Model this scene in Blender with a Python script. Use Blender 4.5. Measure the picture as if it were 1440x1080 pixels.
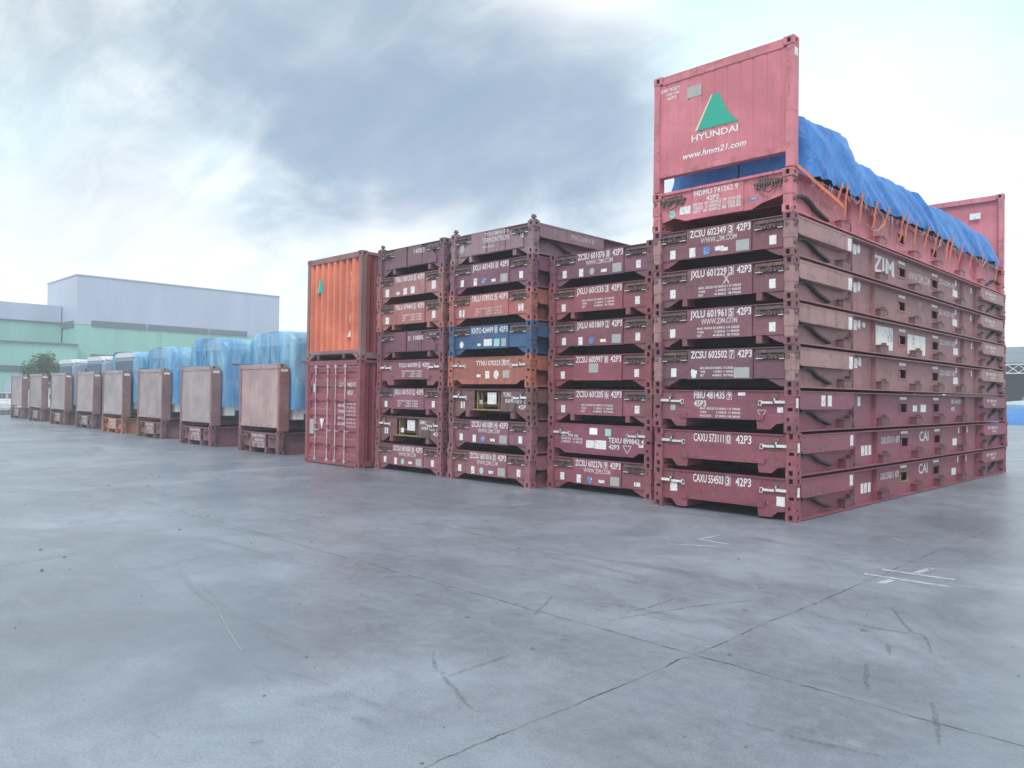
import bpy, bmesh, math, random
from mathutils import Vector, Matrix, noise
random.seed(7)
sc = bpy.context.scene
C = sc.collection
for o in list(bpy.data.objects):
    bpy.data.objects.remove(o)
R = math.radians

# ------------------------------------------------------------------ camera
cam = bpy.data.cameras.new('camera')
co = bpy.data.objects.new('camera', cam)
C.objects.link(co)
yaw, pitch, roll = -.7793, .0142, .0141
f = Vector((math.sin(yaw)*math.cos(pitch), math.cos(yaw)*math.cos(pitch), math.sin(pitch)))
r = Vector((math.cos(yaw), -math.sin(yaw), 0))
u = r.cross(f)
r2 = r*math.cos(roll)+u*math.sin(roll)
u2 = -r*math.sin(roll)+u*math.cos(roll)
m = Matrix((r2, u2, -f)).transposed().to_4x4()
m.translation = Vector((5.006, -10.878, 1.789))
co.matrix_world = m
cam.sensor_fit = 'HORIZONTAL'
cam.sensor_width = 36
cam.lens = 36*1093.5/1440
cam.clip_start = .1
cam.clip_end = 3000
sc.camera = co

# ------------------------------------------------------------------ exposure
sc.view_settings.view_transform = 'Standard'
sc.view_settings.look = 'None'
sc.view_settings.exposure = 0.5
sc.view_settings.gamma = 1
sc.cycles.volume_bounces = 1
sc.cycles.max_bounces = 6
sc.cycles.use_denoising = True

# ------------------------------------------------------------------ node helper
class NT:
    def __init__(s, tree):
        s.t = tree
        s.n = tree.nodes
        s.l = tree.links
    def node(s, typ, **kw):
        n = s.n.new(typ)
        for k, v in kw.items():
            setattr(n, k, v)
        return n
    def put(s, sock, v):
        if isinstance(v, bpy.types.NodeSocket):
            s.l.new(v, sock)
        elif v is not None:
            if isinstance(v, (tuple, list)) and len(v) == 3 and sock.type == 'RGBA':
                v = (*v, 1)
            sock.default_value = v
    def math(s, op, a, b=None, c=None, clamp=False):
        n = s.node('ShaderNodeMath', operation=op)
        n.use_clamp = clamp
        s.put(n.inputs[0], a)
        s.put(n.inputs[1], b)
        s.put(n.inputs[2], c)
        return n.outputs[0]
    def vmath(s, op, a, b=None):
        n = s.node('ShaderNodeVectorMath', operation=op)
        s.put(n.inputs[0], a)
        s.put(n.inputs[1], b)
        return n.outputs['Value'] if op in ('DOT_PRODUCT', 'LENGTH', 'DISTANCE') else n.outputs[0]
    def mix(s, fac, a, b, typ='MIX'):
        n = s.node('ShaderNodeMixRGB', blend_type=typ)
        s.put(n.inputs[0], fac)
        s.put(n.inputs[1], a)
        s.put(n.inputs[2], b)
        return n.outputs[0]
    def ramp(s, fac, lo, hi, a=0., b=1.):
        n = s.node('ShaderNodeMapRange', interpolation_type='SMOOTHSTEP')
        s.put(n.inputs[0], fac)
        n.inputs[1].default_value = lo
        n.inputs[2].default_value = hi
        n.inputs[3].default_value = a
        n.inputs[4].default_value = b
        return n.outputs[0]
    def noise(s, vec, scale, detail=4, rough=.55, dist=0):
        n = s.node('ShaderNodeTexNoise')
        s.put(n.inputs['Vector'], vec)
        n.inputs['Scale'].default_value = scale
        n.inputs['Detail'].default_value = detail
        n.inputs['Roughness'].default_value = rough
        n.inputs['Distortion'].default_value = dist
        return n.outputs[0]
    def mapping(s, vec, scale=(1, 1, 1), rot=(0, 0, 0), loc=(0, 0, 0)):
        n = s.node('ShaderNodeMapping')
        s.put(n.inputs[0], vec)
        n.inputs[1].default_value = loc
        n.inputs[2].default_value = rot
        n.inputs[3].default_value = scale
        return n.outputs[0]
    def sep(s, vec):
        n = s.node('ShaderNodeSeparateXYZ')
        s.put(n.inputs[0], vec)
        return n.outputs

# ------------------------------------------------------------------ world: pale overcast sky with cloud banks
SUN_EL, SUN_AZ = R(48), R(150)      # azimuth from +y clockwise
w = bpy.data.worlds.new('World')
sc.world = w
w.use_nodes = True
nt = NT(w.node_tree)
nt.n.clear()
sky = nt.node('ShaderNodeTexSky', sky_type='NISHITA')
sky.sun_disc = False
sky.sun_elevation = SUN_EL
sky.sun_rotation = SUN_AZ
tc = nt.node('ShaderNodeTexCoord')
D = nt.vmath('NORMALIZE', tc.outputs['Generated'])
sx = nt.sep(D)
zc = nt.math('MAXIMUM', sx[2], 0.0)
den = nt.math('ADD', zc, .28)
cmb = nt.node('ShaderNodeCombineXYZ')
nt.put(cmb.inputs[0], nt.math('DIVIDE', sx[0], den))
nt.put(cmb.inputs[1], nt.math('DIVIDE', sx[1], den))
P = cmb.outputs[0]                  # cloud layer coordinates
n1 = nt.noise(P, 1.3, 7, .55, .35)
n2 = nt.noise(nt.mapping(P, (1, 1, 1), (0, 0, .9), (5, 2, 0)), 3.6, 6, .6, .3)
n3 = nt.noise(nt.mapping(P, (1, 1, 1), (0, 0, R(40)), (1, 7, 0)), 2.4, 9, .62, .9)
n4 = nt.noise(nt.mapping(P, (1.0, 2.6, 1), (0, 0, R(-35)), (3, 1, 0)), 3.2, 8, .62, .5)
wobn = nt.math('ADD', nt.math('MULTIPLY', nt.math('SUBTRACT', n1, .5), 1.0), nt.math('MULTIPLY', nt.math('SUBTRACT', n3, .5), .75))
def blob(az, el, width, soft, wob=11):
    a, e = R(az), R(el)
    v = (math.sin(a)*math.cos(e), math.cos(a)*math.cos(e), math.sin(e))
    d = nt.math('MULTIPLY', nt.math('ARCCOSINE', nt.math('MINIMUM', nt.vmath('DOT_PRODUCT', D, v), .99999)), 57.3)
    d = nt.math('ADD', d, nt.math('MULTIPLY', wobn, wob))
    return nt.ramp(d, width-soft, width+soft, 1, 0)
def union(*bl):
    o_ = bl[0]
    for b_ in bl[1:]:
        o_ = nt.math('MAXIMUM', o_, b_)
    return o_
def sc_(x, k):
    return nt.math('MULTIPLY', x, k)
base = nt.mix(nt.ramp(n4, .36, .64), (.66, .79, .85, 1), (.86, .92, .935, 1))
hor = nt.ramp(sx[2], .02, .26, 1, 0)
base = nt.mix(nt.math('MULTIPLY', hor, .9), base, (.92, .905, .90, 1))
cy = union(blob(-20, 25, 12, 8), sc_(blob(-60, 34, 8, 6), .7), sc_(blob(-77, 16, 3, 5), .6))
base = nt.mix(sc_(cy, .8), base, (.56, .86, .90, 1))
gk = union(blob(-76, 25, 8, 6), blob(-68, 26, 7, 6), sc_(blob(-73, 14, 5, 5), .8), sc_(blob(-52, 25, 12, 6), 1))
gk = nt.math('MULTIPLY', gk, nt.ramp(n4, .30, .70, 1, .6))
base = nt.mix(sc_(gk, .9), base, (.36, .43, .49, 1))
wk = union(blob(-22, 12, 11, 7), sc_(blob(-39, 31, 5, 4), .9), sc_(blob(-72, 7, 7, 5), .6), sc_(blob(-53, 12, 5, 2.5), .8))
base = nt.mix(sc_(wk, .85), base, (1.0, .99, 1.0, 1))
dk = union(blob(-58, 18, 6.5, 3.5), blob(-52, 18.5, 7, 4), blob(-46, 18.3, 6, 4), sc_(blob(-40.5, 17.5, 5.5, 4), .95), sc_(blob(-64, 22.5, 5, 4), .9), sc_(blob(-36, 16, 4, 4.5), .5), sc_(blob(-55, 25, 6, 5), .6))
dk = nt.math('MULTIPLY', dk, nt.ramp(n3, .28, .70, 1, .84))
dk = nt.math('MULTIPLY', dk, nt.ramp(n4, .35, .65, 1, .93))
base = nt.mix(dk, base, (.27, .36, .475, 1))
bg = nt.node('ShaderNodeBackground')
nt.put(bg.inputs[0], base)
bg.inputs[1].default_value = .95
bs = nt.node('ShaderNodeBackground')
nt.put(bs.inputs[0], sky.outputs[0])
bs.inputs[1].default_value = .1
mx = nt.node('ShaderNodeMixShader')
mx.inputs[0].default_value = .9
nt.l.new(bs.outputs[0], mx.inputs[1])
nt.l.new(bg.outputs[0], mx.inputs[2])
wo = nt.node('ShaderNodeOutputWorld')
nt.l.new(mx.outputs[0], wo.inputs[0])

# ------------------------------------------------------------------ sun behind thin cloud
sl = bpy.data.lights.new('sun', 'SUN')
sl.energy = 1.1
sl.angle = R(14)
sl.color = (1, .95, .9)
so = bpy.data.objects.new('sun', sl)
C.objects.link(so)
sd = Vector((math.sin(SUN_AZ)*math.cos(SUN_EL), math.cos(SUN_AZ)*math.cos(SUN_EL), math.sin(SUN_EL)))
so.rotation_euler = sd.to_track_quat('Z', 'Y').to_euler()
so.location = sd*60

# ------------------------------------------------------------------ materials
def mat(name):
    m = bpy.data.materials.new(name)
    m.use_nodes = True
    t = NT(m.node_tree)
    b = m.node_tree.nodes['Principled BSDF']
    return m, t, b
def bump(t, b, h, strength=.3, dist=.02):
    n = t.node('ShaderNodeBump')
    n.inputs['Strength'].default_value = strength
    n.inputs['Distance'].default_value = dist
    t.put(n.inputs['Height'], h)
    t.l.new(n.outputs[0], b.inputs['Normal'])
def objvec(t):
    tc = t.node('ShaderNodeTexCoord')
    oi = t.node('ShaderNodeObjectInfo')
    off = t.vmath('SCALE', (37.3, 21.1, 53.7))
    n = off.node
    t.put(n.inputs['Scale'], oi.outputs['Random'])
    return t.vmath('ADD', tc.outputs['Object'], off), oi

def paint_mat(name, rust=.35, rough=.5, fixed=None, dirt=.5, patchy=1.):
    m, t, b = mat(name)
    v, oi = objvec(t)
    col = fixed if fixed else oi.outputs['Color']
    big = t.noise(v, 1.1, 5, .6)
    patch = t.noise(t.mapping(v, (1, 1, 2.5)), 2.6, 6, .7, .6)
    streak = t.noise(t.mapping(v, (11, 11, .8)), 1, 5, .65)
    scr = t.noise(t.mapping(v, (1.5, 1.5, 26)), 1.6, 4, .6)
    fine = t.noise(v, 24, 5, .7)
    c1 = t.mix(t.ramp(big, .35, .68, 0, .55), col, t.mix(1, col, (1.55, 1.75, 1.7, 1), 'MULTIPLY'))
    c1 = t.mix(t.ramp(patch, .50, .66, 0, .5*patchy), c1, t.mix(1, col, (.55, .62, .65, 1), 'MULTIPLY'))
    c2 = t.mix(t.ramp(streak, .50, .72, 0, dirt), c1, (.13, .10, .10, 1))
    c2 = t.mix(t.ramp(scr, .64, .70, 0, .30*patchy), c2, (.42, .34, .34, 1))
    rs = t.math('ADD', t.math('MULTIPLY', fine, .5), t.math('MULTIPLY', t.math('ADD', streak, patch), .25))
    rf = t.ramp(rs, .60-.12*rust, .66-.10*rust, 0, .85)
    c3 = t.mix(rf, c2, t.mix(fine, (.20, .085, .05, 1), (.34, .22, .16, 1)))
    t.put(b.inputs['Base Color'], c3)
    t.put(b.inputs['Roughness'], t.ramp(big, .3, .7, rough-.08, rough+.2))
    b.inputs['Specular IOR Level'].default_value = .4
    bump(t, b, t.math('ADD', fine, t.math('MULTIPLY', rf, .5)), .3, .008)
    return m
M_PAINT = paint_mat('weathered_rack_paint', .5)
M_PANEL = paint_mat('faded_panel_paint', .05, .5, None, .16, .25)
M_RUST = paint_mat('rusty_gear_metal', .9, .7, (.115, .085, .09, 1), .5)
M_POST = paint_mat('worn_post_paint', .75, .6)
M_BAR = paint_mat('galvanised_bar', .25, .45, (.62, .64, .64, 1), .25)
M_ROD = paint_mat('faded_rod_paint', .4, .5, (.50, .40, .43, 1), .3)
M_BLACK = paint_mat('dark_rubber', 0, .6, (.035, .035, .04, 1), .1)

def plain(name, col, rough=.5, noise_amt=.2, scale=4, metallic=0, spec=.4):
    m, t, b = mat(name)
    v, oi = objvec(t)
    n = t.noise(v, scale, 5, .6)
    dark = tuple(c*(1-noise_amt) for c in col[:3])+(1,)
    t.put(b.inputs['Base Color'], t.mix(n, dark, (*col[:3], 1)))
    b.inputs['Roughness'].default_value = rough
    b.inputs['Metallic'].default_value = metallic
    b.inputs['Specular IOR Level'].default_value = spec
    return m

def letter_mat(name, col, chip=.5, top_alpha=1.):
    m, t, b = mat(name)
    v, oi = objvec(t)
    n = t.noise(v, 30, 4, .7)
    n2_ = t.noise(v, 3, 3, .6)
    t.put(b.inputs['Base Color'], (*col, 1))
    b.inputs['Roughness'].default_value = .6
    k = t.math('ADD', t.math('MULTIPLY', n, .6), t.math('MULTIPLY', n2_, .4))
    t.put(b.inputs['Alpha'], t.ramp(k, .36+.12*chip-.06, .40+.12*chip, 0, top_alpha))
    return m
M_LET = letter_mat('white_stencil_paint', (.76, .75, .75), -.3)
M_WORN = letter_mat('worn_stencil_paint', (.84, .82, .82), .25)
M_FAINT = letter_mat('faded_stencil_paint', (.66, .58, .58), .45)
M_STREAK = letter_mat('peeling_white_sheet', (.82, .82, .80), .55)

def sticker_mat(name, col, ink):
    m, t, b = mat(name)
    v, oi = objvec(t)
    n = t.noise(t.mapping(v, (1, 1, 1)), 26, 3, .6)
    t.put(b.inputs['Base Color'], t.mix(t.ramp(n, .56, .62, 0, .75), (*col, 1), (*ink, 1)))
    b.inputs['Roughness'].default_value = .45
    return m
M_STICK = sticker_mat('white_sticker', (.86, .86, .84), (.35, .35, .38))
M_GREYPLATE = sticker_mat('dull_data_plate', (.42, .43, .42), (.55, .55, .52))
M_BLUESTK = sticker_mat('blue_round_sticker', (.10, .22, .55), (.75, .8, .85))
M_CYANSTK = sticker_mat('cyan_sticker', (.35, .68, .62), (.55, .8, .75))
M_YELLOW = plain('yellow_edge_paint', (.42, .34, .10), .6, .6, 12)
M_DARKIN = plain('recess_shade_and_cargo', (.05, .04, .045), .8, .3)  # near-black stands in for shade in recesses and gaps; also on the cargo
M_GREEN = letter_mat('green_emblem_paint', (.03, .42, .30), -.1)
M_CREAM = letter_mat('cream_emblem_paint', (.80, .72, .50), -.1)

# ground
def ground_mat():
    m, t, b = mat('yard_concrete')
    tc = t.node('ShaderNodeTexCoord')
    v = tc.outputs['Object']
    s = t.sep(v)
    wob = t.noise(v, 1.3, 4, .6)
    wobf = t.noise(v, 9, 3, .6)
    big = t.noise(v, .22, 6, .6, .5)
    mid = t.noise(v, 1.1, 7, .65, .6)
    broom = t.noise(t.mapping(v, (.9, 7, 1), (0, 0, R(-44))), 1.1, 6, .6)
    fine = t.noise(v, 45, 4, .7)
    c = t.mix(t.ramp(big, .35, .68), (.235, .27, .325, 1), (.41, .465, .545, 1))
    c = t.mix(t.ramp(mid, .32, .7, 0, .5), c, (.115, .13, .16, 1))
    c = t.mix(t.ramp(broom, .48, .75, 0, .35), c, (.34, .38, .42, 1))
    c = t.mix(t.ramp(fine, .45, .70, 0, .35), c, (.12, .135, .155, 1))
    grit = t.noise(t.mapping(v, (1, 1, 1), (0, 0, R(-44))), 9, 8, .72, .3)
    grain = t.noise(v, 70, 5, .8)
    c = t.mix(t.ramp(grit, .42, .70, 0, .30), c, (.36, .40, .46, 1))
    c = t.mix(t.ramp(grit, .42, .30, 0, .30), c, (.10, .115, .14, 1))
    c = t.mix(t.ramp(grain, .40, .62, .30, 0), c, (.07, .08, .095, 1))
    # large cloudy patches crossing the slabs, darker and smoother
    dark_patch = t.noise(t.mapping(v, (1, 1, 1), (0, 0, R(20)), (3, 8, 0)), .30, 8, .62, .7)
    c = t.mix(t.ramp(dark_patch, .50, .64, 0, .48), c, (.13, .15, .185, 1))
    # tyre dirt in loose bands
    band = t.noise(t.mapping(v, (.35, 2.2, 1), (0, 0, R(28))), .8, 6, .7, .8)
    c = t.mix(t.ramp(band, .56, .70, 0, .6), c, (.13, .14, .16, 1))
    scuf = t.noise(t.mapping(v, (.8, 9, 1), (0, 0, R(63)), (2, 2, 0)), 1.3, 6, .7, .5)
    c = t.mix(t.ramp(scuf, .66, .74, 0, .45), c, (.10, .11, .125, 1))
    pits = t.node('ShaderNodeTexVoronoi')
    t.put(pits.inputs['Vector'], v)
    pits.inputs['Scale'].default_value = 11
    c = t.mix(t.math('MULTIPLY', t.ramp(pits.outputs['Distance'], .04, .10, .55, 0), t.ramp(mid, .5, .6)), c, (.08, .085, .095, 1))
    spots = t.noise(v, 5.5, 5, .75, .4)
    c = t.mix(t.ramp(spots, .70, .76, 0, .6), c, (.12, .13, .14, 1))
    pale = t.noise(t.mapping(v, (1, 1, 1), loc=(9, 4, 0)), .9, 7, .75, .5)
    c = t.mix(t.ramp(pale, .64, .70, 0, .35), c, (.42, .46, .50, 1))
    # saw cut joints, slightly ragged
    def joint(axis, positions, wid):
        out = None
        for p in positions:
            d = t.math('ABSOLUTE', t.math('ADD', t.math('SUBTRACT', s[axis], p), t.math('ADD', t.math('MULTIPLY', t.math('SUBTRACT', wob, .5), .10), t.math('MULTIPLY', t.math('SUBTRACT', wobf, .5), .03))))
            k = t.ramp(d, wid*.3, wid*.7, 1, 0)
            out = k if out is None else t.math('MAXIMUM', out, k)
        return out
    j = joint(0, [2.1, -9.9, -21.9, -33.9, 14.1, 26], .013)
    j = t.math('MAXIMUM', j, joint(1, [-6.1, -18, 16, 32], .017))
    jb = t.math('MULTIPLY', j, t.ramp(t.noise(v, 2.3, 5, .7), .42, .60, .28, .95))
    c = t.mix(jb, c, (.035, .04, .045, 1))
    t.put(b.inputs['Base Color'], c)
    rr = t.math('ADD', t.ramp(dark_patch, .42, .66, .34, .27), t.math('MULTIPLY', t.ramp(grit, .3, .7, 0, 1), .12))
    t.put(b.inputs['Roughness'], rr)
    b.inputs['Specular IOR Level'].default_value = .8
    h = t.math('ADD', t.math('MULTIPLY', mid, .6), t.math('ADD', t.math('MULTIPLY', grit, .25), t.math('MULTIPLY', broom, .25)))
    h = t.math('SUBTRACT', h, t.math('MULTIPLY', j, .8))
    bump(t, b, h, .16, .02)
    return m
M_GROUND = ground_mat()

def film_mat(name, a, bcol, trans):
    m, t, b = mat(name)
    v, oi = objvec(t)
    w1 = t.noise(t.mapping(v, (1.2, 1.2, .30)), 1.1, 6, .6, .8)
    w2_ = t.noise(t.mapping(v, (1, 1, .35), (.5, .3, 0)), 2.2, 6, .6, 1.2)
    t.put(b.inputs['Base Color'], t.mix(t.ramp(w1, .35, .68), (*a, 1), (*bcol, 1)))
    b.inputs['Roughness'].default_value = .16
    b.inputs['Specular IOR Level'].default_value = .8
    bump(t, b, t.math('ADD', w1, t.math('MULTIPLY', w2_, .7)), .8, .09)
    t.put(b.inputs['Alpha'], t.ramp(w2_, .34, .66, .48, .86))
    return m
M_FILM = film_mat('blue_wrapping_film', (.07, .36, .74), (.36, .72, .93), .42)
def tarp_mat():
    m, t, b = mat('blue_tarpaulin')
    v, oi = objvec(t)
    w1 = t.noise(t.mapping(v, (1, 2.2, 1), (0, 0, .4)), 2.2, 6, .65, 1.2)
    weave = t.noise(v, 60, 2, .5)
    t.put(b.inputs['Base Color'], t.mix(t.ramp(w1, .3, .7), (.025, .17, .56, 1), (.05, .28, .72, 1)))
    b.inputs['Roughness'].default_value = .42
    b.inputs['Specular IOR Level'].default_value = .5
    w3_ = t.noise(t.mapping(v, (1, 2.5, 1), (.7, .3, .4)), 7, 5, .6, 1.5)
    bump(t, b, t.math('ADD', t.math('ADD', w1, t.math('MULTIPLY', w3_, .4)), t.math('MULTIPLY', weave, .04)), .75, .05)
    return m
M_TARP = tarp_mat()
M_STRAP = plain('orange_webbing', (.95, .24, .10), .6, .25, 20)
M_ROPE = plain('pale_rope', (.55, .50, .42), .8, .3, 30)
M_GLASS = plain('dark_window_glass', (.03, .045, .06), .12, .3, 2, 0, .7)
M_CGLASS = plain('blue_grey_coach_glass', (.12, .17, .25), .3, .3, 2)  # paler, bluer tone than the car windows
M_BUSW = plain('white_coach_paint', (.74, .76, .76), .3, .08, 1)
M_BUSB = plain('blue_grey_coach_paint', (.29, .36, .47), .35, .12, 1)
M_BUSD = plain('dark_blue_skirt', (.04, .10, .16), .4, .2, 2)
M_TYRE = plain('tyre_rubber', (.03, .03, .03), .75, .3, 20)
M_RIM = plain('steel_rim', (.4, .4, .42), .4, .2, 10)

def clad_mat(name, col, pitch=3.0, along='x', stain=.15):
    m, t, b = mat(name)
    tc = t.node('ShaderNodeTexCoord')
    v = tc.outputs['Object']
    s = t.sep(v)
    q = t.math('ADD', s[0], s[1])
    saw = t.math('SINE', t.math('MULTIPLY', q, 6.283*pitch))
    n = t.noise(t.mapping(v, (.5, .5, .08)), 1, 5, .6)
    dark = tuple(c*(1-stain*2) for c in col)
    t.put(b.inputs['Base Color'], t.mix(t.ramp(n, .35, .7), (*dark, 1), (*col, 1)))
    b.inputs['Roughness'].default_value = .5
    bump(t, b, saw, .15, .03)
    return m
M_GREY = clad_mat('grey_blue_cladding', (.50, .56, .69), stain=.05)
M_GRN = clad_mat('sea_green_cladding', (.30, .60, .51), stain=.06)
M_ROOFG = clad_mat('grey_roof_sheet', (.17, .21, .26))
M_BAND = plain('louvre_band', (.16, .20, .25), .5, .3, 3)
M_WINB = plain('building_window', (.10, .16, .18), .2, .4, 1)
M_SHADE = plain('shed_interior_shade', (.03, .035, .04), .8, .3, 1)  # shade under the roof put into the wall colour
M_TRUSS = plain('white_truss_paint', (.78, .80, .80), .5, .1)
M_KERB = plain('kerb_concrete', (.18, .20, .19), .85, .3, 4)
M_BARK = plain('bark', (.10, .075, .05), .9, .4, 8)
M_CARW = plain('white_car_paint', (.78, .79, .80), .22, .04, 1, 0, .6)
def leaf_mat():
    m, t, b = mat('leaves')
    v, oi = objvec(t)
    n = t.noise(v, 1.4, 4, .6)
    t.put(b.inputs['Base Color'], t.mix(t.ramp(n, .35, .65), (.035, .07, .025, 1), (.12, .19, .07, 1)))
    b.inputs['Roughness'].default_value = .6
    return m
M_LEAF = leaf_mat()
M_MARK = letter_mat('worn_white_marking', (.72, .73, .78), .95, .6)
M_SCRATCH = letter_mat('pale_scratch', (.50, .54, .58), 1.0, .30)
M_SCUFF = letter_mat('black_tyre_scuff', (.10, .11, .13), 1.15, .28)

# ------------------------------------------------------------------ mesh builder
class MB:
    def __init__(s):
        s.v = []
        s.f = []
        s.mi = []
        s.mats = []
    def mid(s, m):
        if m not in s.mats:
            s.mats.append(m)
        return s.mats.index(m)
    def add(s, vs, fs, m=None):
        o = len(s.v)
        s.v += [tuple(p) for p in vs]
        s.f += [tuple(i+o for i in q) for q in fs]
        k = s.mid(m)
        s.mi += [k]*len(fs)
        return s
    def box(s, x0, x1, y0, y1, z0, z1, m=None):
        return s.add([(x0, y0, z0), (x1, y0, z0), (x1, y1, z0), (x0, y1, z0), (x0, y0, z1), (x1, y0, z1), (x1, y1, z1), (x0, y1, z1)],
                     [(0, 3, 2, 1), (4, 5, 6, 7), (0, 1, 5, 4), (1, 2, 6, 5), (2, 3, 7, 6), (3, 0, 4, 7)], m)
    def prism(s, poly, a0, a1, axis='y', m=None):
        """poly in (x,z) for axis y, (y,z) for axis x, (x,y) for axis z"""
        n = len(poly)
        area = sum(poly[i][0]*poly[(i+1) % n][1]-poly[(i+1) % n][0]*poly[i][1] for i in range(n))
        if area < 0:
            poly = poly[::-1]
        def pt(p, a):
            return (p[0], a, p[1]) if axis == 'y' else (a, p[0], p[1]) if axis == 'x' else (p[0], p[1], a)
        vs = [pt(p, a0) for p in poly]+[pt(p, a1) for p in poly]
        fs = [tuple(range(n)), tuple(range(2*n-1, n-1, -1))]
        for i in range(n):
            j = (i+1) % n
            fs.append((j, i, n+i, n+j))
        if axis != 'y':
            fs = [tuple(reversed(q)) for q in fs]
        if axis == 'x':
            pass
        return s.add(vs, fs, m)
    def tube(s, pts, rad, n=8, m=None, cap=True):
        pts = [Vector(p) for p in pts]
        rads = rad if isinstance(rad, (list, tuple)) else [rad]*len(pts)
        rings = []
        up = Vector((0, 0, 1))
        for i, p in enumerate(pts):
            d = (pts[min(i+1, len(pts)-1)]-pts[max(i-1, 0)]).normalized()
            a = d.cross(up if abs(d.z) < .95 else Vector((1, 0, 0))).normalized()
            b = a.cross(d)
            rings.append([p+(a*math.cos(2*math.pi*k/n)+b*math.sin(2*math.pi*k/n))*rads[i] for k in range(n)])
        vs = [q for rg in rings for q in rg]
        fs = []
        for i in range(len(pts)-1):
            for k in range(n):
                l = (k+1) % n
                fs.append((i*n+k, i*n+l, (i+1)*n+l, (i+1)*n+k))
        if cap:
            fs += [tuple(range(n-1, -1, -1)), tuple((len(pts)-1)*n+k for k in range(n))]
        return s.add(vs, fs, m)
    def merge(s, o, mt=None):
        off = len(s.v)
        s.v += [tuple(mt @ Vector(p)) for p in o.v] if mt else o.v
        s.f += [tuple(i+off for i in q) for q in o.f]
        s.mi += [s.mid(o.mats[k]) for k in o.mi]
        return s
    def mesh(s, name, bevel=0, holes=None):
        me = bpy.data.meshes.new(name)
        me.from_pydata(s.v, [], s.f)
        for m in s.mats:
            me.materials.append(m)
        for p, k in zip(me.polygons, s.mi):
            p.material_index = k
        bm = bmesh.new()
        bm.from_mesh(me)
        bmesh.ops.recalc_face_normals(bm, faces=bm.faces)
        if bevel:
            bmesh.ops.bevel(bm, geom=[e for e in bm.edges if e.calc_face_angle(0) > .5], offset=bevel, segments=1, affect='EDGES', clamp_overlap=True)
        bm.to_mesh(me)
        bm.free()
        return me

def link(name, me, parent=None, loc=None, color=None, smooth=False):
    o = bpy.data.objects.new(name, me)
    C.objects.link(o)
    if parent:
        o.parent = parent
    if loc:
        o.location = loc
    if color:
        o.color = (*color, 1)
    if smooth:
        for p in me.polygons:
            p.use_smooth = True
    return o
def tag(o, label=None, cat=None, group=None, kind=None):
    if label:
        o['label'] = label
    if cat:
        o['category'] = cat
    if group:
        o['group'] = group
    if kind:
        o['kind'] = kind
    return o
def thing(name, label, cat, loc=(0, 0, 0), rz=0, group=None):
    o = bpy.data.objects.new(name, None)
    C.objects.link(o)
    o.location = loc
    o.rotation_euler = (0, 0, rz)
    o.empty_display_size = .2
    return tag(o, label, cat, group)

# text -> mesh pieces in the x,z plane facing -y
def text_piece(mb, s, x, z, size, sx=.62, off=.012, shear=0, m=None, align='LEFT', y=0.):
    cu = bpy.data.curves.new('t', 'FONT')
    cu.body = s
    cu.size = 1
    cu.resolution_u = 2
    cu.offset = off
    cu.shear = shear
    cu.align_x = align
    ob = bpy.data.objects.new('t', cu)
    C.objects.link(ob)
    bpy.context.view_layer.update()
    me = bpy.data.meshes.new_from_object(ob)
    k = size/.72
    vs = [(x+v.co.x*k*sx, y, z+v.co.y*k) for v in me.vertices]
    fs = [tuple(p.vertices) for p in me.polygons]
    if vs:
        mb.add(vs, fs, m)
    bpy.data.objects.remove(ob)
    bpy.data.curves.remove(cu)
    bpy.data.meshes.remove(me)
    return mb
def boxed(mb, x, z, w_, h, m, y=0., t=.008):
    for a in ((x, x+w_, z, z+t), (x, x+w_, z+h-t, z+h), (x, x+t, z+t, z+h-t), (x+w_-t, x+w_, z+t, z+h-t)):
        mb.add([(a[0], y, a[2]), (a[1], y, a[2]), (a[1], y, a[3]), (a[0], y, a[3])], [(0, 1, 2, 3)], m)
def flat_mesh(mb, name, face='front'):
    """keeps the winding; front = facing -y, side = facing +x (x->y)"""
    me = bpy.data.meshes.new(name)
    vs = mb.v if face == 'front' else [(-p[1], p[0], p[2]) for p in mb.v]
    me.from_pydata(vs, [], mb.f)
    for m in mb.mats:
        me.materials.append(m)
    for p, k in zip(me.polygons, mb.mi):
        p.material_index = k
    return me

# ------------------------------------------------------------------ ground and yard markings
W, L, H = 2.438, 12.192, .648
HW = W/2
gm = MB()
xs = [-700, -120, -40, 60, 700]
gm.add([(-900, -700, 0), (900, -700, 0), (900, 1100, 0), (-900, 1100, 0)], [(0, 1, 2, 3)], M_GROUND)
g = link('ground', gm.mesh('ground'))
g['kind'] = 'structure'

def strip(pts, wid, z, m):
    mb = MB()
    P_ = [Vector((*p, 0)) for p in pts]
    vs = []
    for i, p in enumerate(P_):
        d = (P_[min(i+1, len(P_)-1)]-P_[max(i-1, 0)]).normalized()
        nrm = Vector((-d.y, d.x, 0))
        ww = wid*(.35+.65*math.sin(math.pi*(i+.5)/len(P_)))if len(P_) > 3 else wid
        vs += [(p+nrm*ww).to_tuple(), (p-nrm*ww).to_tuple()]
    vs = [(a, b_, z) for a, b_, c_ in vs]
    mb.add(vs, [(2*i, 2*i+1, 2*i+3, 2*i+2) for i in range(len(P_)-1)], m)
    me = mb.mesh('strip')
    return me
def smooth_path(pts, n=8):
    out = []
    for i in range(len(pts)-1):
        p0 = Vector(pts[max(i-1, 0)])
        p1 = Vector(pts[i])
        p2 = Vector(pts[i+1])
        p3 = Vector(pts[min(i+2, len(pts)-1)])
        for k in range(n):
            t = k/n
            out.append(.5*((2*p1)+(-p0+p2)*t+(2*p0-5*p1+4*p2-p3)*t*t+(-p0+3*p1-3*p2+p3)*t**3))
    out.append(Vector(pts[-1]))
    return [tuple(p) for p in out]

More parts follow.
